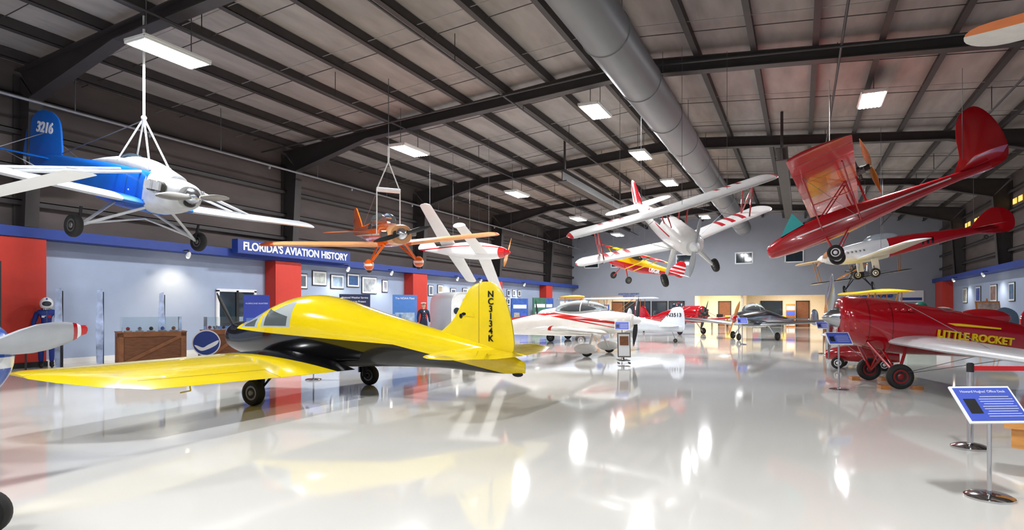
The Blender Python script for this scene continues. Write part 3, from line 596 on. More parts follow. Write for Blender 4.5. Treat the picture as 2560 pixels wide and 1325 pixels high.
# ---------- black/tan ultralight hanging far
P=Plane('black_and_tan_parasol_airplane',(2.2,32.6,3.2),(8,0,255))
f=B(); f.fus([(-4,.1,.03,.08,2.5),(-2.5,.03,.14,.2,3),(-1.2,0,.24,.3,3),(-.4,0,.22,.24,3),(-.1,0,.15,.15,2)],M_black,20,4); f.radial(-.1,0,.32,5,M_eng,M_mblack); f.blob((-1.4,0,.3),(.25,.16,.1),M_mblack)
wg=B(); wg.wing([(0,-.6,.85,1.0,.11),(2.7,-.7,.85,.95,.1)],mat('tan_fabric',(206,170,120),.5,noise=.05),tip=.35); wg.wing([(.2,-.9,-.25,.9,.11),(2.2,-.9,-.2,.85,.1)],M_black,tip=.3)
for s in(-1,1):
    for xa in(-.8,-1.4): wg.tube((xa,s*1.7,-.2),(xa,s*1.8,.84),.02,M_wood); wg.tube((xa,s*.2,.2),(xa,s*.3,.85),.02,M_wood)
t=B(); t.wing([(.03,-3.4,.1,.7,.07),(1,-3.5,.1,.55,.06)],M_black,tip=.3); t.plate([(-3.5,.1),(-3.7,.5),(-4,.65),(-4.3,.4),(-4.2,0)],.04,M_wtxt)
g=B()
for s in(-1,1): g.wheel((-.8,s*.6,-.75),.24,.08,M_tire,M_wtxt); g.tube((-.8,s*.55,-.72),(-.7,s*.2,-.2),.02,M_mblack); g.tube((-.8,s*.55,-.72),(-1.3,s*.2,-.2),.02,M_mblack)
p=B(); p.prop((.1,0,0),.75,20,M_wood,.1)
P.done(fuselage=f,wings=wg,tail=t,landing_gear=g,propeller=p); P.wires([(-1,1.2,.9),(-1,-1.2,.9),(-3.0,0,.2)],M_wire,top=7.9)

def lowwing(name,loc,yaw,fs,mf,mw,mt,half,chord,wz,can=None,nose=1.3,R=.85,gx=0,gy=1.05,pants=None,tricycle=False,zh=1.12,finpts=None,twin=False,pm=None):
    P=Plane(name,loc,(0,0,yaw)); f=B(); f.fus(fs,mf,30,6)
    f.lathe((nose-.04,0,zh),(1,0,0),[(0,.15),(.1,.14),(.22,.07),(.27,.01)],pants or M_redp)
    f.blob((nose-.06,.17,zh),(.03,.09,.06),M_mblack); f.blob((nose-.06,-.17,zh),(.03,.09,.06),M_mblack)
    if can:
        f.blob(can[0],can[1],can[2],24,14)
        f.blob((can[0][0]-.1,0,can[0][2]),(can[1][0]*.7,can[1][1]*.8,can[1][2]*.5),M_mblack)
        n=14
        f.path([(can[0][0]+.12*can[1][0],can[1][1]*1.01*math.cos(math.pi*i/n),can[0][2]+can[1][2]*1.01*math.sin(math.pi*i/n)) for i in range(n+1)],.018,mf)
    wg=B(); wg.wing([(.3,.55,wz,chord,.14),(half,.5,wz+.055*half,chord*.9,.12)],mw,tip=.25)
    t=B(); xt=fs[0][0]
    zt=fs[0][1]
    t.wing([(.05,xt+.95,zt+.12,.8,.08),(1.25,xt+.85,zt+.12,.6,.07)],mt,tip=.2)
    if twin:
        for s in(-1,1): t.plate([(xt+.8,zt-.1),(xt+.75,zt+.5),(xt+.4,zt+.62),(xt+.05,zt+.4),(xt+.05,zt-.15)],.05,mt,off=s*1.3)
    else:
        t.plate(finpts or [(xt+1.0,zt+.15),(xt+.55,zt+.7),(xt+.4,zt+.92),(xt,zt+.92),(xt-.1,zt+.4),(xt-.05,zt-.05),(xt+.5,zt-.05)],.06,mt)
    g=B()
    for s in(-1,1):
        g.wheel((gx,s*gy,.19),.19,.12,M_tire,M_hub); g.tube((gx,s*(gy-.08),.2),(gx-.05,s*min(gy-.1,.9)*.75 if tricycle else s*.35,wz+.02),.035,M_white if pants else M_alum)
        if pants: g.blob((gx-.06,s*gy,.24),(.38,.12,.17),M_white)
    if tricycle: g.wheel((nose-.35,0,.17),.17,.1,M_tire,M_hub); g.tube((nose-.35,0,.34),(nose-.35,0,zh-.2),.03,M_alum); g.tube((nose-.35,.07,.17),(nose-.35,.07,.36),.012,M_alum)
    else: g.wheel((xt+.3,0,.09),.09,.05,M_tire,M_hub); g.tube((xt+.3,0,.12),(xt+.5,0,zt),.015,M_alum)
    p=B(); p.prop((nose+.06,0,zh),R,70,pm or M_mblack,.12)
    P.done(fuselage=f,wing=wg,tail=t,landing_gear=g,propeller=p); return P
fsA=[(-4.5,.72,.03,.1,2),(-3.4,.82,.14,.22,2.2),(-2.2,.95,.3,.35,2.4),(-1,1.03,.46,.44,2.5),(0,1.05,.5,.42,2.5),(.8,1.06,.46,.34,2.4),(1.2,1.1,.32,.24,2.2),(1.3,1.12,.2,.16,2)]
mA=mat('white_red_cheatline',(236,233,226),.18,coat=.6,noise=.02,layers=[((190,30,28),[(.10,0,1,-1.10),(-.13,0,-1,1.20),(-1,0,0,1.2)]),((190,30,28),[(.16,0,1,-1.02),(-.18,0,-1,1.06)])])
PA=lowwing('white_and_red_low_wing_airplane',(-6.07,19.46,0),-3,fsA,mA,mat('cream_white_wing',(236,233,226),.2,coat=.5,noise=.02,layers=[((190,30,28),[(1,0,0,.05),(-1,0,0,.04),(0,1,0,-.9)])]),mA,3.65,1.5,.72,((-.5,0,1.42),(.95,.42,.36),M_clear),1.3,.85,.1,1.05,M_wtxt)
fsB=[(-5.6,.62,.05,.14,2),(-4.3,.74,.2,.25,2.3),(-2.6,.95,.4,.42,2.6),(-1,1.08,.52,.5,2.8),(.2,1.1,.52,.46,2.8),(.9,1.1,.42,.36,2.4),(1.15,1.12,.25,.22,2)]
mS=mat('silver_doped',(206,212,220),.28,.3,noise=.05,scale=4,layers=[((40,60,130),[(1,0,0,2.4),(-1,0,0,-2.36),(0,0,1,-1.0),(0,0,-1,1.2)]),((230,230,235),[(0,0,1,-1.09),(0,0,-1,1.12),(1,0,0,2.9),(-1,0,0,-1.9)])])
PB=lowwing('silver_low_wing_airplane',(-10.3,27.6,0),182,fsB,mS,M_alum,mat('silver_tail',(214,220,230),.3,.15,noise=.04),3.9,1.7,.7,((-.7,0,1.5),(.9,.42,.32),M_clear),1.15,.9,.1,1.3)
text('registration','N3513',(-5.25,.045,1.22),M_mblack,(-1,0,0),(0,0,1),width=.62,parent=PB.e,bold=.004)
b=B(); b.lathe((-2.0,.0,1.1),(0,1,0),[(.42,.17),(.47,.17),(.472,.0)],M_txb,20); b.done('fuselage_roundel',PB.e)
fsC=[(-4.2,.85,.04,.1,2),(-3,.92,.18,.2,2.2),(-1.8,1.0,.38,.34,2.4),(-.6,1.05,.52,.45,2.5),(.4,1.03,.5,.4,2.4),(1.2,1.02,.4,.32,2.3),(1.6,1.05,.25,.2,2)]
lowwing('silver_twin_tail_airplane',(-2.1,32.1,0),245,fsC,M_alum,M_alum,M_alum,3.9,1.5,.72,((-.1,0,1.4),(.8,.42,.36),M_clear),1.6,.85,-.2,1.15,None,True,1.05,None,True,M_wood)
fsD=[(-4.2,.7,.04,.1,2),(-3,.82,.18,.24,2.3),(-1.6,1.02,.32,.42,2.4),(-.4,1.12,.42,.52,2.3),(.6,1.18,.5,.5,2),(1.0,1.18,.48,.48,2),(1.12,1.18,.36,.36,2)]
PD=lowwing('red_radial_engine_airplane',(-5.9,37.2,0),-35,fsD,M_redp,M_redp,M_redp,3.6,1.2,.75,((-.9,0,1.6),(.5,.26,.26),M_glass),1.1,.9,.2,.95)
b=B(); b.radial(1.12,1.18,.42,7,M_eng,M_mblack)
for s in(-1,1):
    for xa in(.4,-.1): b.tube((xa,s*2.2,.9),(xa,s*.35,1.6),.012,M_wire)
b.done('engine_and_rigging',PD.e)
def parasol(name,loc,yaw,mf,mw,mw2,half,zw,lower=None):
    P=Plane(name,loc,(0,0,yaw)); f=B(); f.fus([(-4.5,.75,.05,.12,2.5),(-3,.85,.18,.22,3.5),(-1.4,.98,.3,.34,4),(0,1.05,.33,.36,4),(.9,1.05,.28,.3,3),(1.1,1.05,.2,.2,2)],mf,24,4)
    f.radial(1.1,1.05,.33,5,M_eng,M_mblack); f.blob((-1.0,0,1.34),(.3,.2,.08),M_mblack)
    wg=B(); wg.wing([(0,.5,zw,1.45,.11),(half*.33,.5,zw,1.45,.11),(half,.45,zw+.03,1.35,.1)],mw,tip=.4)
    if lower: wg.wing([(.2,.2,.72,1.3,.11),(half*.9,.15,.82,1.2,.1)],lower,tip=.4)
    for s in(-1,1):
        for xa in(.3,-.6): wg.tube((xa,s*.3,.75),(xa,s*half*.6,zw),.022,mw2); wg.tube((xa,s*.28,1.3),(xa,s*.35,zw),.02,mw2)
        if lower: wg.tube((.2,s*half*.7,.8),(.2,s*half*.72,zw),.022,mw2); wg.tube((-.6,s*half*.7,.8),(-.6,s*half*.72,zw),.022,mw2)
    t=B(); t.wing([(.04,-3.8,.85,.8,.07),(1.3,-3.95,.85,.65,.06)],mw,tip=.35); t.plate([(-3.8,.85),(-4.1,1.4),(-4.4,1.55),(-4.75,1.35),(-4.8,.9),(-4.5,.65)],.05,mf)
    g=B()
    for s in(-1,1): g.wheel((.3,s*.75,.3),.3,.09,M_tire,M_wtxt); g.tube((.3,s*.7,.3),(.6,s*.25,.8),.022,M_mblack); g.tube((.3,s*.7,.3),(-.3,s*.25,.75),.022,M_mblack)
    g.tube((.3,-.75,.3),(.3,.75,.3),.02,M_mblack); g.tube((-4.3,0,.05),(-4.1,0,.7),.02,M_wood)
    p=B(); p.prop((1.35,0,1.05),.95,75,M_wood,.12)
    P.done(fuselage=f,wing=wg,tail=t,landing_gear=g,propeller=p); return P
M_yw=mat('amber_fabric',(236,170,50),.4,noise=.05)
parasol('amber_wing_antique_airplane',(-11.9,34.2,0),20,mat('red_rib_frame',(170,50,36),.5,noise=.2,scale=5),M_yw,M_wood,4.0,2.1)
parasol('yellow_biplane',(2.2,26.2,0),190,mat('antique_blue',(70,90,110),.4),mat('yellow_fabric',(244,206,40),.4),M_wood,2.6,2.05,mat('yellow_fabric2',(244,206,40),.4))
parasol('white_antique_biplane',(-12.9,43.5,0),-100,M_white,mat('pale_fabric',(206,216,228),.4),M_wood,4.0,2.2,MC['pale_fabric'])

# ---------- gyroplane at left edge
P=Plane('blue_gyroplane',(-6.15,2.7,-.04),(0,0,-6))
f=B(); f.fus([(-3.9,.9,.05,.1,2),(-2.8,.92,.2,.25,2.5),(-1.7,.98,.36,.5,2.6),(-.9,1.02,.42,.52,2.4),(-.3,1.12,.4,.36,2.2),(-.1,1.18,.26,.22,2)],mat('blue_white_gyro',(20,76,166),.25,coat=.5,layers=[((225,228,232),[(0,0,1,-1.02),(0,0,-1,1.12)])]),30,5)
f.blob((-1.3,0,1.45),(.6,.32,.3),M_glass); f.lathe((-.1,0,1.2),(1,0,0),[(0,.14),(.14,.1),(.24,.01)],M_alum)
f.tube((-1.6,0,1.4),(-1.7,0,2.45),.05,M_alum); 
r=B(); r.wing([(-3.5,.1,0,.2,.1),(3.5,.1,0,.2,.1)],M_wtxt,mirror=False); r.lathe((0,0,-.07),(0,0,1),[(0,.1),(.12,.1)],M_alum)
ro=r.done('rotor',P.e); ro.location=(-1.7,0,2.45); ro.rotation_euler=(0,0,rad(90))
t=B(); t.plate([(-3.3,.95),(-3.6,1.6),(-4.1,1.6),(-4.2,.7)],.05,M_blue); t.wing([(.05,-3.3,.95,.6,.07),(.9,-3.4,.95,.5,.07)],M_wtxt,tip=.2)
g=B()
for s in(-1,1): g.wheel((-1.0,s*.38,.24),.2,.13,M_tire,M_hub); g.tube((-1.0,s*.34,.24),(-1.1,s*.2,.7),.03,M_alum)
g.wheel((-3.7,0,.16),.12,.07,M_tire,M_hub); g.tube((-3.7,0,.16),(-3.6,0,.85),.02,M_alum)
p=B(); p.prop((.02,0,1.2),.86,10,MC['prop_light_grey'],.26,2,[M_redp,M_wtxt,mat('tip_red',(200,36,44),.3)])
P.done(fuselage=f,tail=t,landing_gear=g,propeller=p)
b=B(); b.wheel((0,-.3,.15),.15,.12,M_tire,M_hub); b.wheel((0,.3,.15),.15,.12,M_tire,M_hub); b.tube((0,-.3,.15),(0,.3,.15),.02,M_mblack); b.box((-.35,0,.27),(.8,.36,.04),M_band); b.tube((-.7,0,.27),(-1.2,0,.95),.02,M_band); b.tube((-1.2,-.2,.95),(-1.2,.2,.95),.02,M_band); b.tube((-.65,.1,.0),(-.65,.1,.27),.02,M_mblack)
b.done('aircraft_tow_dolly',loc=(-4.68,1.98,0),rot=(0,0,40))
P=Plane('white_and_orange_hang_glider',(5.55,8.6,4.72),(2,0,65))
f=B(); f.fus([(-2.4,0,.03,.05,2),(-1,0,.1,.12,2),(0,-.1,.22,.25,2.3),(.8,-.1,.12,.14,2)],M_wtxt,20,4)
wg=B(); wg.wing([(0,.6,.35,1.2,.1),(3.9,.5,.3,.95,.09)],mat('white_orange_wing',(226,222,214),.4,layers=[((226,120,40),[(-1,0,0,-.15),(0,1,0,-2.6)])]),tip=.4)
t=B(); t.wing([(.02,-1.9,.05,.5,.07),(.8,-2,.05,.4,.06)],M_wtxt,tip=.2); t.plate([(-1.9,0),(-2.1,.5),(-2.5,.5),(-2.5,0)],.03,M_orange)
P.done(fuselage=f,wing=wg,tail=t); P.wires([(0,1.2,.4),(0,-1.2,.4)],M_wire,top=7.9)

# ---------- signs, stands
def stand(name,loc,yaw,h,w,d,lines,title=None,tilt=50):
    e=empty(name,loc,(0,0,yaw)); b=B()
    b.lathe((0,0,0),(0,0,1),[(0,.17),(.015,.17),(.03,.14),(.04,.03)],M_chrome,28); b.tube((0,0,.03),(0,0,h),.016,M_chrome,n=12); b.done('post',e)
    s=B(); R=(tilt,0,0); s.box((0,0,h),(w,d,.015),M_wtxt,R)
    Rm=Euler((rad(tilt),0,0)).to_matrix(); n=Rm@Vector((0,0,1)); Y=Rm@Vector((0,1,0))
    c=Vector((0,0,h))+n*.009; s.box(c,(w*.93,d*.9,.004),M_sign,R)
    for i in range(lines): 
        q=c+n*.003+Y*(d*(.2-.6*i/lines)); s.box(q+Vector((w*.14,0,0)),(w*(.56 if i%3 else .48),d*.012,.001),M_wtxt,R)
    s.box(c+n*.003-Vector((w*.3,0,0))+Y*(-.02),(w*.2,d*.4,.001),M_mblack,R)
    s.done('panel',e)
    if title: text('title',title,c+n*.004+Y*(d*.34),M_wtxt,(1,0,0),Y,width=w*.75,parent=e,ext=.001)
stand('information_sign_stand',(1.36,6.03,0),28,.74,.5,.34,9,"Howard Hughes' Office Desk",48)
stand('information_sign_stand',(.65,12.9,0),20,.95,.42,.3,7,None,45)
stand('information_sign_stand',(.7,22.9,0),15,.95,.42,.3,7,None,45)
stand('information_sign_stand',(-9.3,10.0,0),15,.6,.42,.3,7,None,45)
stand('information_sign_stand',(-4.75,17.8,0),15,1.0,.42,.3,7,None,50)
stand('information_sign_stand',(-2.2,27.5,0),15,1.0,.42,.3,7,None,50)
def stanchion(loc):
    b=B(); b.lathe((0,0,0),(0,0,1),[(0,.18),(.02,.18),(.045,.12),(.06,.04)],M_chrome,28); b.tube((0,0,.05),(0,0,.84),.03,M_chrome,n=16); b.lathe((0,0,.82),(0,0,1),[(0,.035),(.09,.035),(.1,.02)],M_mblack); b.done('belt_stanchion',loc=loc)
stanchion((1.66,8.1,0)); stanchion((4.6,9.3,0)); stanchion((1.78,5.1,0)); 
b=B(); M_belt=mat('belt_red',(205,30,38),.6); b.box((3.13,8.7,.86),(3.1,.006,.05),M_belt,(0,0,math.degrees(math.atan2(1.2,2.94)))); b.done('retractable_belt')
b=B(); b.box((0,0,.5),(.36,.03,.68),M_hub,(-8,0,0)); b.box((0,-.02,.5),(.3,.01,.6),M_wtxt,(-8,0,0)); b.box((0,-.028,.62),(.24,.008,.25),M_crate,(-8,0,0)); b.box((0,0,.08),(.3,.3,.02),M_mblack); b.tube((0,.05,.05),(0,.05,.5),.02,M_mblack)
for s in(-1,1): b.tube((s*.15,-.14,.015),(s*.15,.14,.015),.015,M_mblack)
b.done('framed_display_sign',loc=(-4.4,16.7,0),rot=(0,0,25))
M_bench=mat('honey_wood',(206,142,70),.35,noise=.15,scale=5,coat=.4,stretch=(1,5,5))
b=B(); b.box((1.1,0,.47),(2.4,.4,.05),M_bench); b.box((1.1,-.15,.36),(2.3,.03,.18),M_bench); b.box((1.1,.15,.36),(2.3,.03,.18),M_bench)
for xx in(.12,2.1): b.plate([(-.19,0),(-.09,0),(0,.16),(.09,0),(.19,0),(.17,.45),(-.17,.45)],.05,M_bench,'yz',xx,0)
b.done('wooden_bench',loc=(1.78,6.95,0),rot=(0,0,-14))

# ---------- left wall exhibits
def frame(y,z,w,h,col,x=XL,sg=1):
    b=B(); b.box((x+sg*.025,y,z),(.03,w,h),M_mblack); b.box((x+sg*.043,y,z),(.006,w-.06,h-.06),M_wtxt); m=mat('photo_%d_%d_%d'%col,col,.4,noise=.35,scale=4)
    b.box((x+sg*.048,y,z),(.006,w-.22,h-.2),m); b.done('framed_picture')
for y,z,w_,h_,c in((18.95,2.62,.7,.62,(90,96,104)),(20.0,2.78,.85,.62,(190,196,190)),(21.1,2.68,.85,.62,(120,140,160)),(22.15,2.78,.85,.62,(50,90,140)),(23.3,2.6,1.1,.8,(170,176,180)),(24.5,2.6,.45,.6,(150,150,160)),(28.6,2.5,.5,.6,(100,110,130)),(29.6,2.6,.6,.5,(160,150,130)),(31,2.4,.6,.6,(90,100,120)),(32.4,2.5,.6,.5,(120,130,150)),(38.5,2.6,.5,.5,(60,70,90)),(39.4,2.6,.5,.5,(70,80,90)),(40.3,2.6,.5,.5,(70,80,90)),(38.5,2.0,.5,.5,(60,70,90)),(39.4,2.0,.5,.5,(70,80,90)),(40.3,2.,.5,.5,(70,80,90))): frame(y,z,w_,h_,c)
e=B(); e.bx(XL+.61,XL+.9,15.1,20.9,3.42,3.9,M_band); o=e.done('museum_section_sign'); text('lettering',"FLORIDA'S AVIATION HISTORY",(XL+.91,18.0,3.66),M_wtxt,(0,1,0),(0,0,1),width=5.4,parent=o,bold=.006)
b=B(); b.bx(XL+.01,XL+.04,15.0,16.6,0,2.1,M_glass)
for y in(15.0,15.8,16.6): b.bx(XL+.01,XL+.08,y-.05,y+.05,0,2.15,M_mblack if y==15.8 else M_wtxt)
b.bx(XL+.01,XL+.08,14.95,16.65,2.1,2.2,M_wtxt); b.bx(XL+.01,XL+.07,15.0,16.6,1.0,1.08,M_mblack); b.done('door_6')
def banner(name,loc,yaw,w,h,z0,cols,txt):
    e=empty(name,loc,(0,0,yaw)); b=B(); b.box((0,0,z0+h/2),(.02,w,h),mat('banner_%d_%d_%d'%cols[0],cols[0],.5,noise=.05)); b.box((0,0,.03),(.25,w,.06),M_alum); b.tube((-.03,0,.03),(-.03,0,z0+h),.012,M_alum)
    if len(cols)>1:
        b.box((.013,0,z0+h*.42),(.006,w*.8,h*.36),mat('bphoto_%d_%d_%d'%cols[1],cols[1],.5,noise=.3,scale=5))
    for i in range(4): b.box((.013,0,z0+h*(.2-.03*i)),(.004,w*.7,.012),M_wtxt)
    b.done('banner_panel',e)
    for s,zz,sz,mm in txt: text('lettering',s,(.018,0,z0+h*zz),mm,(0,1,0),(0,0,1),width=w*sz,parent=e,ext=.002)
banner('display_banner',(-16.9,20.6,0),-35,1.3,2.05,.06,((22,34,70),(60,90,130)),(("National Weather Service",.93,.85,M_wtxt),("Predicting to Protect",.85,.7,M_wtxt)))
banner('display_banner',(-16.9,24.2,0),-35,1.2,2.1,.06,((70,120,190),(160,180,200)),(("The NOAA Fleet",.92,.8,M_wtxt),))
banner('display_banner',(-17.0,6.95,0),-12,2.0,2.55,.06,((34,34,38),(110,110,110)),(("SECRET\nSQUADRON",.84,.6,M_ly),))
banner('display_banner',(-16.3,14.9,0),-40,.8,1.9,.06,((50,70,170),(90,120,190)),(("HURRICANE HUNTERS",.85,.85,M_wtxt),))
for (x_,y_,h_) in((-16.8,9.15,2.05),(-16.8,10.15,2.05),(-16.6,11.75,2.0)):
    b=B(); b.plate([(-.07,.03),(.07,.03),(.09,h_*.5),(.06,h_-.02),(-.05,h_-.06),(-.09,h_*.5)],.03,mat('vertical_graphic_panel',(170,184,215),.4,noise=.6,scale=3),'yz',0,0)
    b.tube((-.03,.085,.03),(-.03,.085,h_-.1),.012,M_mblack)
    b.lathe((0,0,0),(0,0,1),[(0,.2),(.02,.2),(.03,.1)],M_alum); b.done('tall_graphic_panel',loc=(x_,y_,0),rot=(0,0,-30))
def crate(loc,yaw,w,h,d,case=.38):
    e=empty('crate_display_table',loc,(0,0,yaw)); b=B(); b.box((0,0,h/2),(d,w,h),M_crate)
    M_c2=mat('crate_batten_wood',(152,98,62),.6,noise=.2,scale=6)
    for s in(-1,1):
        b.box((d/2+.015,s*(w/2-.05),h/2),(.03,.1,h),M_c2); b.box((d/2+.015,0,h/2+s*(h/2-.05)),(.03,w,.1),M_c2)
        b.box((0,s*(w/2+.015),h-.05),(d,.03,.1),M_c2); b.box((0,s*(w/2+.015),.05),(d,.03,.1),M_c2)
        for q in(-1,1): b.box((q*(d/2-.05),s*(w/2+.015),h/2),(.1,.03,h),M_c2)
    L_=math.hypot(w-.2,h-.2); b.box((d/2+.015,0,h/2),(.025,L_,.09),M_c2,(math.degrees(math.atan2(h-.2,w-.2)),0,0)); b.box((0,0,h+.015),(d+.08,w+.08,.03),M_c2)
    b.done('crate',e)
    if case:
        c=B(); c.box((0,0,h+.03+case/2),(d*.85,w*.9,case),M_clear); c.done('acrylic_case',e)
        i=B()
        for k in range(5):
            yy=-w*.35+w*.7*k/4; i.box((0,yy,h+.04),(.3,.16,.02),M_wtxt); i.blob((0,yy,h+.1),(.09,.05,.05),[M_redp,M_alum,M_mblack,M_blue,M_wood][k],10,8)
        i.done('artifacts',e)
crate((-15.6,10.75,0),-28,1.5,.88,.8); crate((-15.7,13.1,0),-28,1.1,.85,.6); crate((-16.4,22.5,0),0,1.2,.85,.8); crate((-16.7,30.2,0),0,2.2,.9,.8,.5)
b=B(); b.lathe((0,0,.55),(1,0,0),[(0,.36),(.03,.36),(.031,.0)],M_wtxt,40); b.lathe((.032,0,.55),(1,0,0),[(0,.33),(.004,.33),(.005,0)],M_band,40)
b.plate([(-.3,.5),(-.1,.42),(.05,.5),(.3,.62),(.26,.5),(.05,.38),(-.15,.34)],.01,M_wtxt,'yz',.042); b.box((-.05,0,.12),(.1,.4,.24),M_mblack)
b.done('round_emblem_sign',loc=(-15.0,11.95,0),rot=(0,0,-35))
for (x_,y_) in((-16.0,8.4),(-16.6,14.0)):
    b=B(); b.box((0,0,.86),(.35,.8,.03),M_mblack,(0,25,0)); b.box((.01,0,.88),(.3,.7,.01),mat('rail_graphic',(60,90,150),.4,noise=.4,scale=5),(0,25,0))
    for s in(-1,1): b.tube((0,s*.33,0),(0,s*.33,.86),.02,M_mblack); b.box((0,s*.33,.01),(.3,.06,.02),M_mblack)
    b.done('exhibit_rail_label',loc=(x_,y_,0),rot=(0,0,-25))
b=B(); b.fus([(-1.2,1.1,.9,1.1,4),(-1.1,1.15,1.0,1.15,5),(1.1,1.15,1.0,1.15,5),(1.2,1.1,.9,1.1,4)],M_white,32,3); b.box((1.22,0,1.05),(.04,.7,1.5),M_mblack); b.lathe((1.2,0,1.75),(1,0,0),[(0,.36),(.04,.36)],M_mblack,28)
b.box((1.22,0,.3),(.1,.9,.05),M_alum)
for s in(-1,1): b.lathe((1.2,s*.65,1.4),(1,0,0),[(0,.16),(.03,.16)],M_glass,20)
b.done('white_aircraft_cabin_section',loc=(-15.2,26.3,0),rot=(0,0,-35))
M_lb=mat('board_blue',(50,90,170),.5,noise=.3,scale=3); M_lg=mat('board_green',(60,110,90),.5,noise=.3,scale=3)
for i,(x_,y_,w_,h_,m_) in enumerate(((-17.3,33,1.4,2.0,M_lb),(-17.3,35.2,1.0,2.3,M_crate),(-17.3,38.2,1.6,2.2,M_lb),(-17.2,41.5,1.4,2.3,M_lg),(-17.2,43.3,1.0,2.3,M_lb),(-17.2,47,1.4,2.1,M_wtxt))):
    b=B(); b.box((0,0,h_/2+.1),(.08,w_,h_-.2),m_); b.box((.045,0,h_*.75),(.01,w_*.8,.25),M_wtxt); b.box((.05,-w_*.2,h_*.45),(.01,w_*.35,.5),mat('pb%d'%i,(200-20*i,150,100+20*i),.5,noise=.4)); b.box((.05,w_*.22,h_*.4),(.01,w_*.35,.6),M_sign)
    for s in(-1,1): b.tube((0,s*w_*.45,0),(0,s*w_*.45,h_),.03,M_alum); b.box((0,s*w_*.45,.02),(.5,.06,.04),M_alum)
    b.done('exhibit_board',loc=(x_,y_,0),rot=(0,0,-20))
def chair(loc,yaw,m):
    b=B(); b.box((0,0,.45),(.45,.45,.05),m); b.box((-.2,0,.75),(.05,.43,.4),m,(0,-8,0))
    for sx in(-1,1):
        for sy in(-1,1): b.tube((sx*.18,sy*.18,0),(sx*.2,sy*.2,.45),.015,M_alum)
    b.done('visitor_chair',loc=loc,rot=(0,0,yaw))
for k in range(3): chair((-5.5+2.2*k,54.5,0),-90+20*k,M_redp if k%2 else M_yel)
for k in range(2):
    b=B(); b.box((0,0,.72),(1.4,.7,.04),M_wood)
    for sx in(-1,1):
        for sy in(-1,1): b.tube((sx*.6,sy*.28,0),(sx*.6,sy*.28,.7),.025,M_mblack)
    b.box((0,.1,.9),(.5,.05,.32),M_mblack); b.box((0,.1,.75),(.2,.15,.02),M_mblack); b.done('computer_table',loc=(-6+4.2*k,53.2,0))
for k,(x_,m_) in enumerate(((-16.5,M_lb),(-13.3,M_redp),(-3.3,M_lg),(-.7,M_wood))):
    b=B(); b.box((0,0,.95),(.7,.4,1.9),m_)
    for j in range(4): b.box((0,-.21,.3+.42*j),(.62,.02,.34),[M_wtxt,M_crate,M_sign,M_cream][j])
    b.done('brochure_rack',loc=(x_,55.8,0))
# right side exhibits
b=B(); b.box((0,0,.55),(1.0,1.6,1.1),M_bench); b.box((0,0,1.12),(1.1,1.7,.05),M_crate); b.done('wooden_counter',loc=(7.6,22.0,0))
b=B()
for s in(-1,1): b.tube((s*.35,0,0),(0,.05,1.9),.025,M_wood)
b.tube((0,.6,0),(0,.05,1.9),.025,M_wood); b.box((0,-.05,1.35),(.9,.03,.9),M_wood,(-10,0,0)); b.box((0,-.075,1.35),(.78,.01,.78),mat('poster_art',(170,150,140),.5,noise=.4,scale=4),(-10,0,0)); b.done('poster_easel',loc=(6.6,29.5,0),rot=(0,0,20))
b=B(); b.lathe((0,0,1.15),(0,-1,0),[(0,.4),(.04,.4),(.041,0)],M_redp,32); b.lathe((0,-.045,1.15),(0,-1,0),[(0,.25),(.005,.25)],M_wtxt,32); b.tube((0,0,0),(0,0,1.15),.03,M_alum); b.lathe((0,0,0),(0,0,1),[(0,.2),(.03,.18)],M_alum); b.done('round_sign_stand',loc=(5.8,21.4,0),rot=(0,0,30))
b=B(); b.bx(-.6,.6,-.3,.3,0,1.3,M_lg); b.bx(-.65,.65,-.35,.35,1.3,1.36,M_mblack); b.blob((0,0,1.6),(.3,.2,.24),mat('green_ball',(30,110,90),.4)); b.done('exhibit_pedestal',loc=(5.3,35.5,0))
b=B(); b.bx(-.5,.5,-.3,.3,0,1.5,M_redp); b.bx(-.42,.42,-.32,-.3,.7,1.35,M_wtxt); b.done('red_display_cabinet',loc=(6.5,38,0))
for y,c,w_ in((30,(60,110,180),1.2),(33,(110,150,200),1.0),(36,(90,120,150),.9),(39,(150,120,110),1.2),(42,(70,90,160),1.0),(45,(160,160,150),1.0)): frame(y,2.3,w_,.9,c,XR,-1)
b=B(); b.fus([(-.8,.35,.12,.15,2.2),(-.3,.38,.28,.22,2.5),(.4,.38,.28,.2,2.4),(.8,.33,.15,.12,2)],M_redp,20,4)
for sx in(-.5,.5):
    for s in(-1,1): b.wheel((sx,s*.32,.15),.15,.07,M_tire,M_wtxt)
b.blob((-.15,0,.56),(.22,.16,.08),M_mblack); b.done('red_pedal_car',loc=(1.4,17.6,0),rot=(0,0,170))

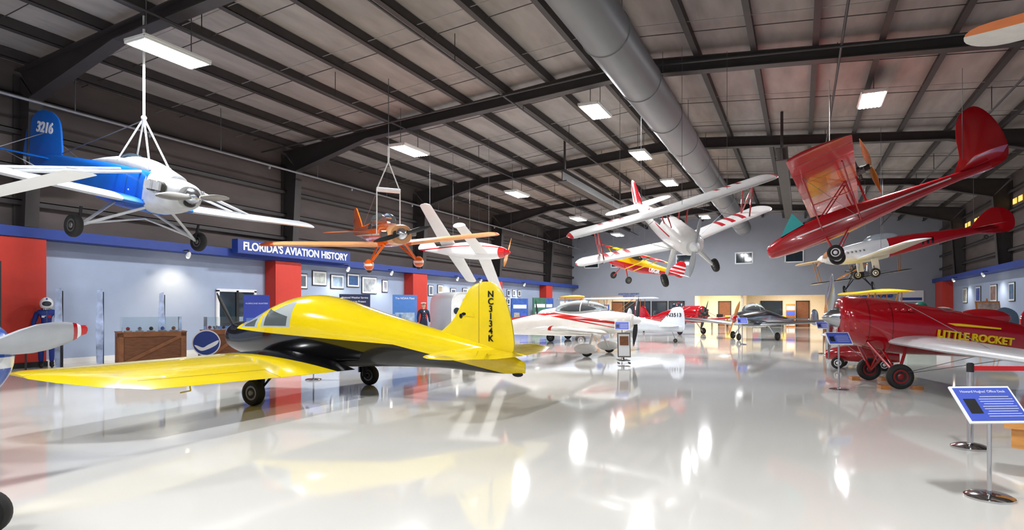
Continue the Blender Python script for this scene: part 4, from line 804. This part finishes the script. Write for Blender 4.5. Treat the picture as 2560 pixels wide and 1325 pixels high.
# ---------- mannequins
def skinobj(name,verts,edges,radii,m,parent,sub=2,root=0):
    me=bpy.data.meshes.new(name); me.from_pydata(verts,edges,[]); o=bpy.data.objects.new(name,me); sc.collection.objects.link(o); o.parent=parent; me.materials.append(m)
    o.modifiers.new('Skin','SKIN')
    if not me.skin_vertices: return o
    for i,r in enumerate(radii):
        d=me.skin_vertices[0].data[i]; d.radius=r if isinstance(r,tuple) else (r,r); d.use_root=(i==root)
    o.modifiers['Skin'].use_smooth_shade=True
    sm=o.modifiers.new('Sub','SUBSURF'); sm.levels=sub; sm.render_levels=sub
    return o
def mannequin(name,loc,yaw,msuit,style):
    e=empty(name,loc,(0,0,yaw))
    V=[(0,0,.96),(0,0,1.12),(0,0,1.3),(0,0,1.42),(0,0,1.5)]; E=[(0,1),(1,2),(2,3),(3,4)]; R=[(.15,.12),(.14,.11),(.17,.12),(.14,.1),.06]
    for s in(-1,1):
        k=len(V); V+=[(0,s*.19,1.41),(-.02,s*.26,1.14),(.05,s*.27,.9)]; E+=[(3,k),(k,k+1),(k+1,k+2)]; R+=[.072,.052,.038]
        k=len(V); V+=[(0,s*.1,.86),(.01,s*.11,.5),(-.01,s*.11,.12)]; E+=[(0,k),(k,k+1),(k+1,k+2)]; R+=[.1,.072,.055]
    skinobj('suited_body',V,E,R,msuit,e)
    b=B()
    for s in(-1,1): b.blob((.06,s*.11,.05),(.14,.05,.05),M_mblack,14,8); b.tube((-.01,s*.11,.05),(-.01,s*.11,.14),.05,M_mblack)
    b.done('shoes',e)
    for s in(-1,1):
        w_=Vector((.05,s*.27,.9)); V=[w_,w_+Vector((.015,0,-.06))]; E=[(0,1)]; R=[.024,(.026,.016)]
        for j,ln in enumerate((.07,.08,.075,.058)):
            k=len(V); yy=(-.03+.02*j)
            V+=[w_+Vector((.02-yy,0,-.09)),w_+Vector((.03-yy,-s*.006,-.09-ln*.5)),w_+Vector((.03-yy,-s*.02,-.09-ln))]; E+=[(1,k),(k,k+1),(k+1,k+2)]; R+=[.0095,.009,.008]
        k=len(V); V+=[w_+Vector((.055,-s*.01,-.055)),w_+Vector((.07,-s*.018,-.09))]; E+=[(0,k),(k,k+1)]; R+=[.011,.009]
        skinobj('hand',V,E,R,M_skin,e,1)
    h=B()
    if style=='helmet':
        h.blob((0,0,1.63),(.16,.145,.165),M_wtxt,24,16); h.blob((.06,0,1.63),(.115,.115,.1),M_glass,20,12); h.lathe((0,0,1.47),(0,0,1),[(0,.1),(.05,.11)],M_alum); h.box((.04,0,1.75),(.2,.03,.04),M_band)
        h.box((.13,.06,1.3),(.01,.08,.08),M_redp); h.box((.13,-.06,1.3),(.01,.09,.05),M_wtxt); h.tube((.14,0,1.45),(.14,0,1.0),.006,M_alum)
    else:
        h.blob((0,0,1.64),(.098,.078,.125),M_skin,24,16); h.blob((.025,0,1.56),(.06,.05,.05),M_skin,16,10); h.tube((0,0,1.45),(0,0,1.56),.052,M_skin); h.blob((.1,0,1.63),(.022,.013,.026),M_skin,10,8,(0,-15,0)); h.blob((.083,0,1.575),(.012,.025,.006),M_redp,10,6)
        for s in(-1,1): h.blob((.084,s*.032,1.65),(.012,.014,.008),M_wtxt,10,6); h.blob((.094,s*.032,1.65),(.004,.006,.006),M_mblack,8,6); h.blob((-.005,s*.079,1.63),(.02,.01,.03),M_skin,10,8); h.box((.088,s*.032,1.675),(.01,.03,.006),M_mblack)
        h.blob((-.02,0,1.68),(.09,.08,.08),M_mblack,16,10); h.lathe((0,0,1.71),(0,0,1),[(0,.095),(.03,.1),(.05,.13),(.06,.125),(.075,.02)],M_wtxt,24); h.plate([(.07,-.07),(.15,-.04),(.16,0),(.15,.04),(.07,.07)],.01,M_mblack,'xy',1.715)
        for k in range(3):
            for s in(-1,1): h.blob((.125,s*.05,1.1+.11*k),(.01,.01,.01),M_yel,8,6)
        h.plate([(-.03,1.42),(.03,1.42),(0,1.22)],.01,M_wtxt,'yz',.118,0)
    h.done('head_and_gear',e)
mannequin('helmeted_flight_suit_mannequin',(-17.2,9.15,0),-25,mat('flight_suit_blue',(22,48,128),.7),'helmet') if False else mannequin('helmeted_flight_suit_mannequin',(-17.5,9.25,0),-25,mat('flight_suit_blue',(22,48,128),.7),'helmet')
mannequin('naval_officer_mannequin',(-15.2,23.2,0),-40,M_dblue,'cap')

# ---------- camera
cd=bpy.data.cameras.new('Camera'); cam=bpy.data.objects.new('Camera',cd); sc.collection.objects.link(cam)
cam.location=(0,0,1.5); cam.rotation_euler=(rad(90),0,rad(25.06)); cd.sensor_width=36; cd.lens=36*1540/2560; cd.shift_y=109.5/2560; cd.clip_end=300
sc.camera=cam
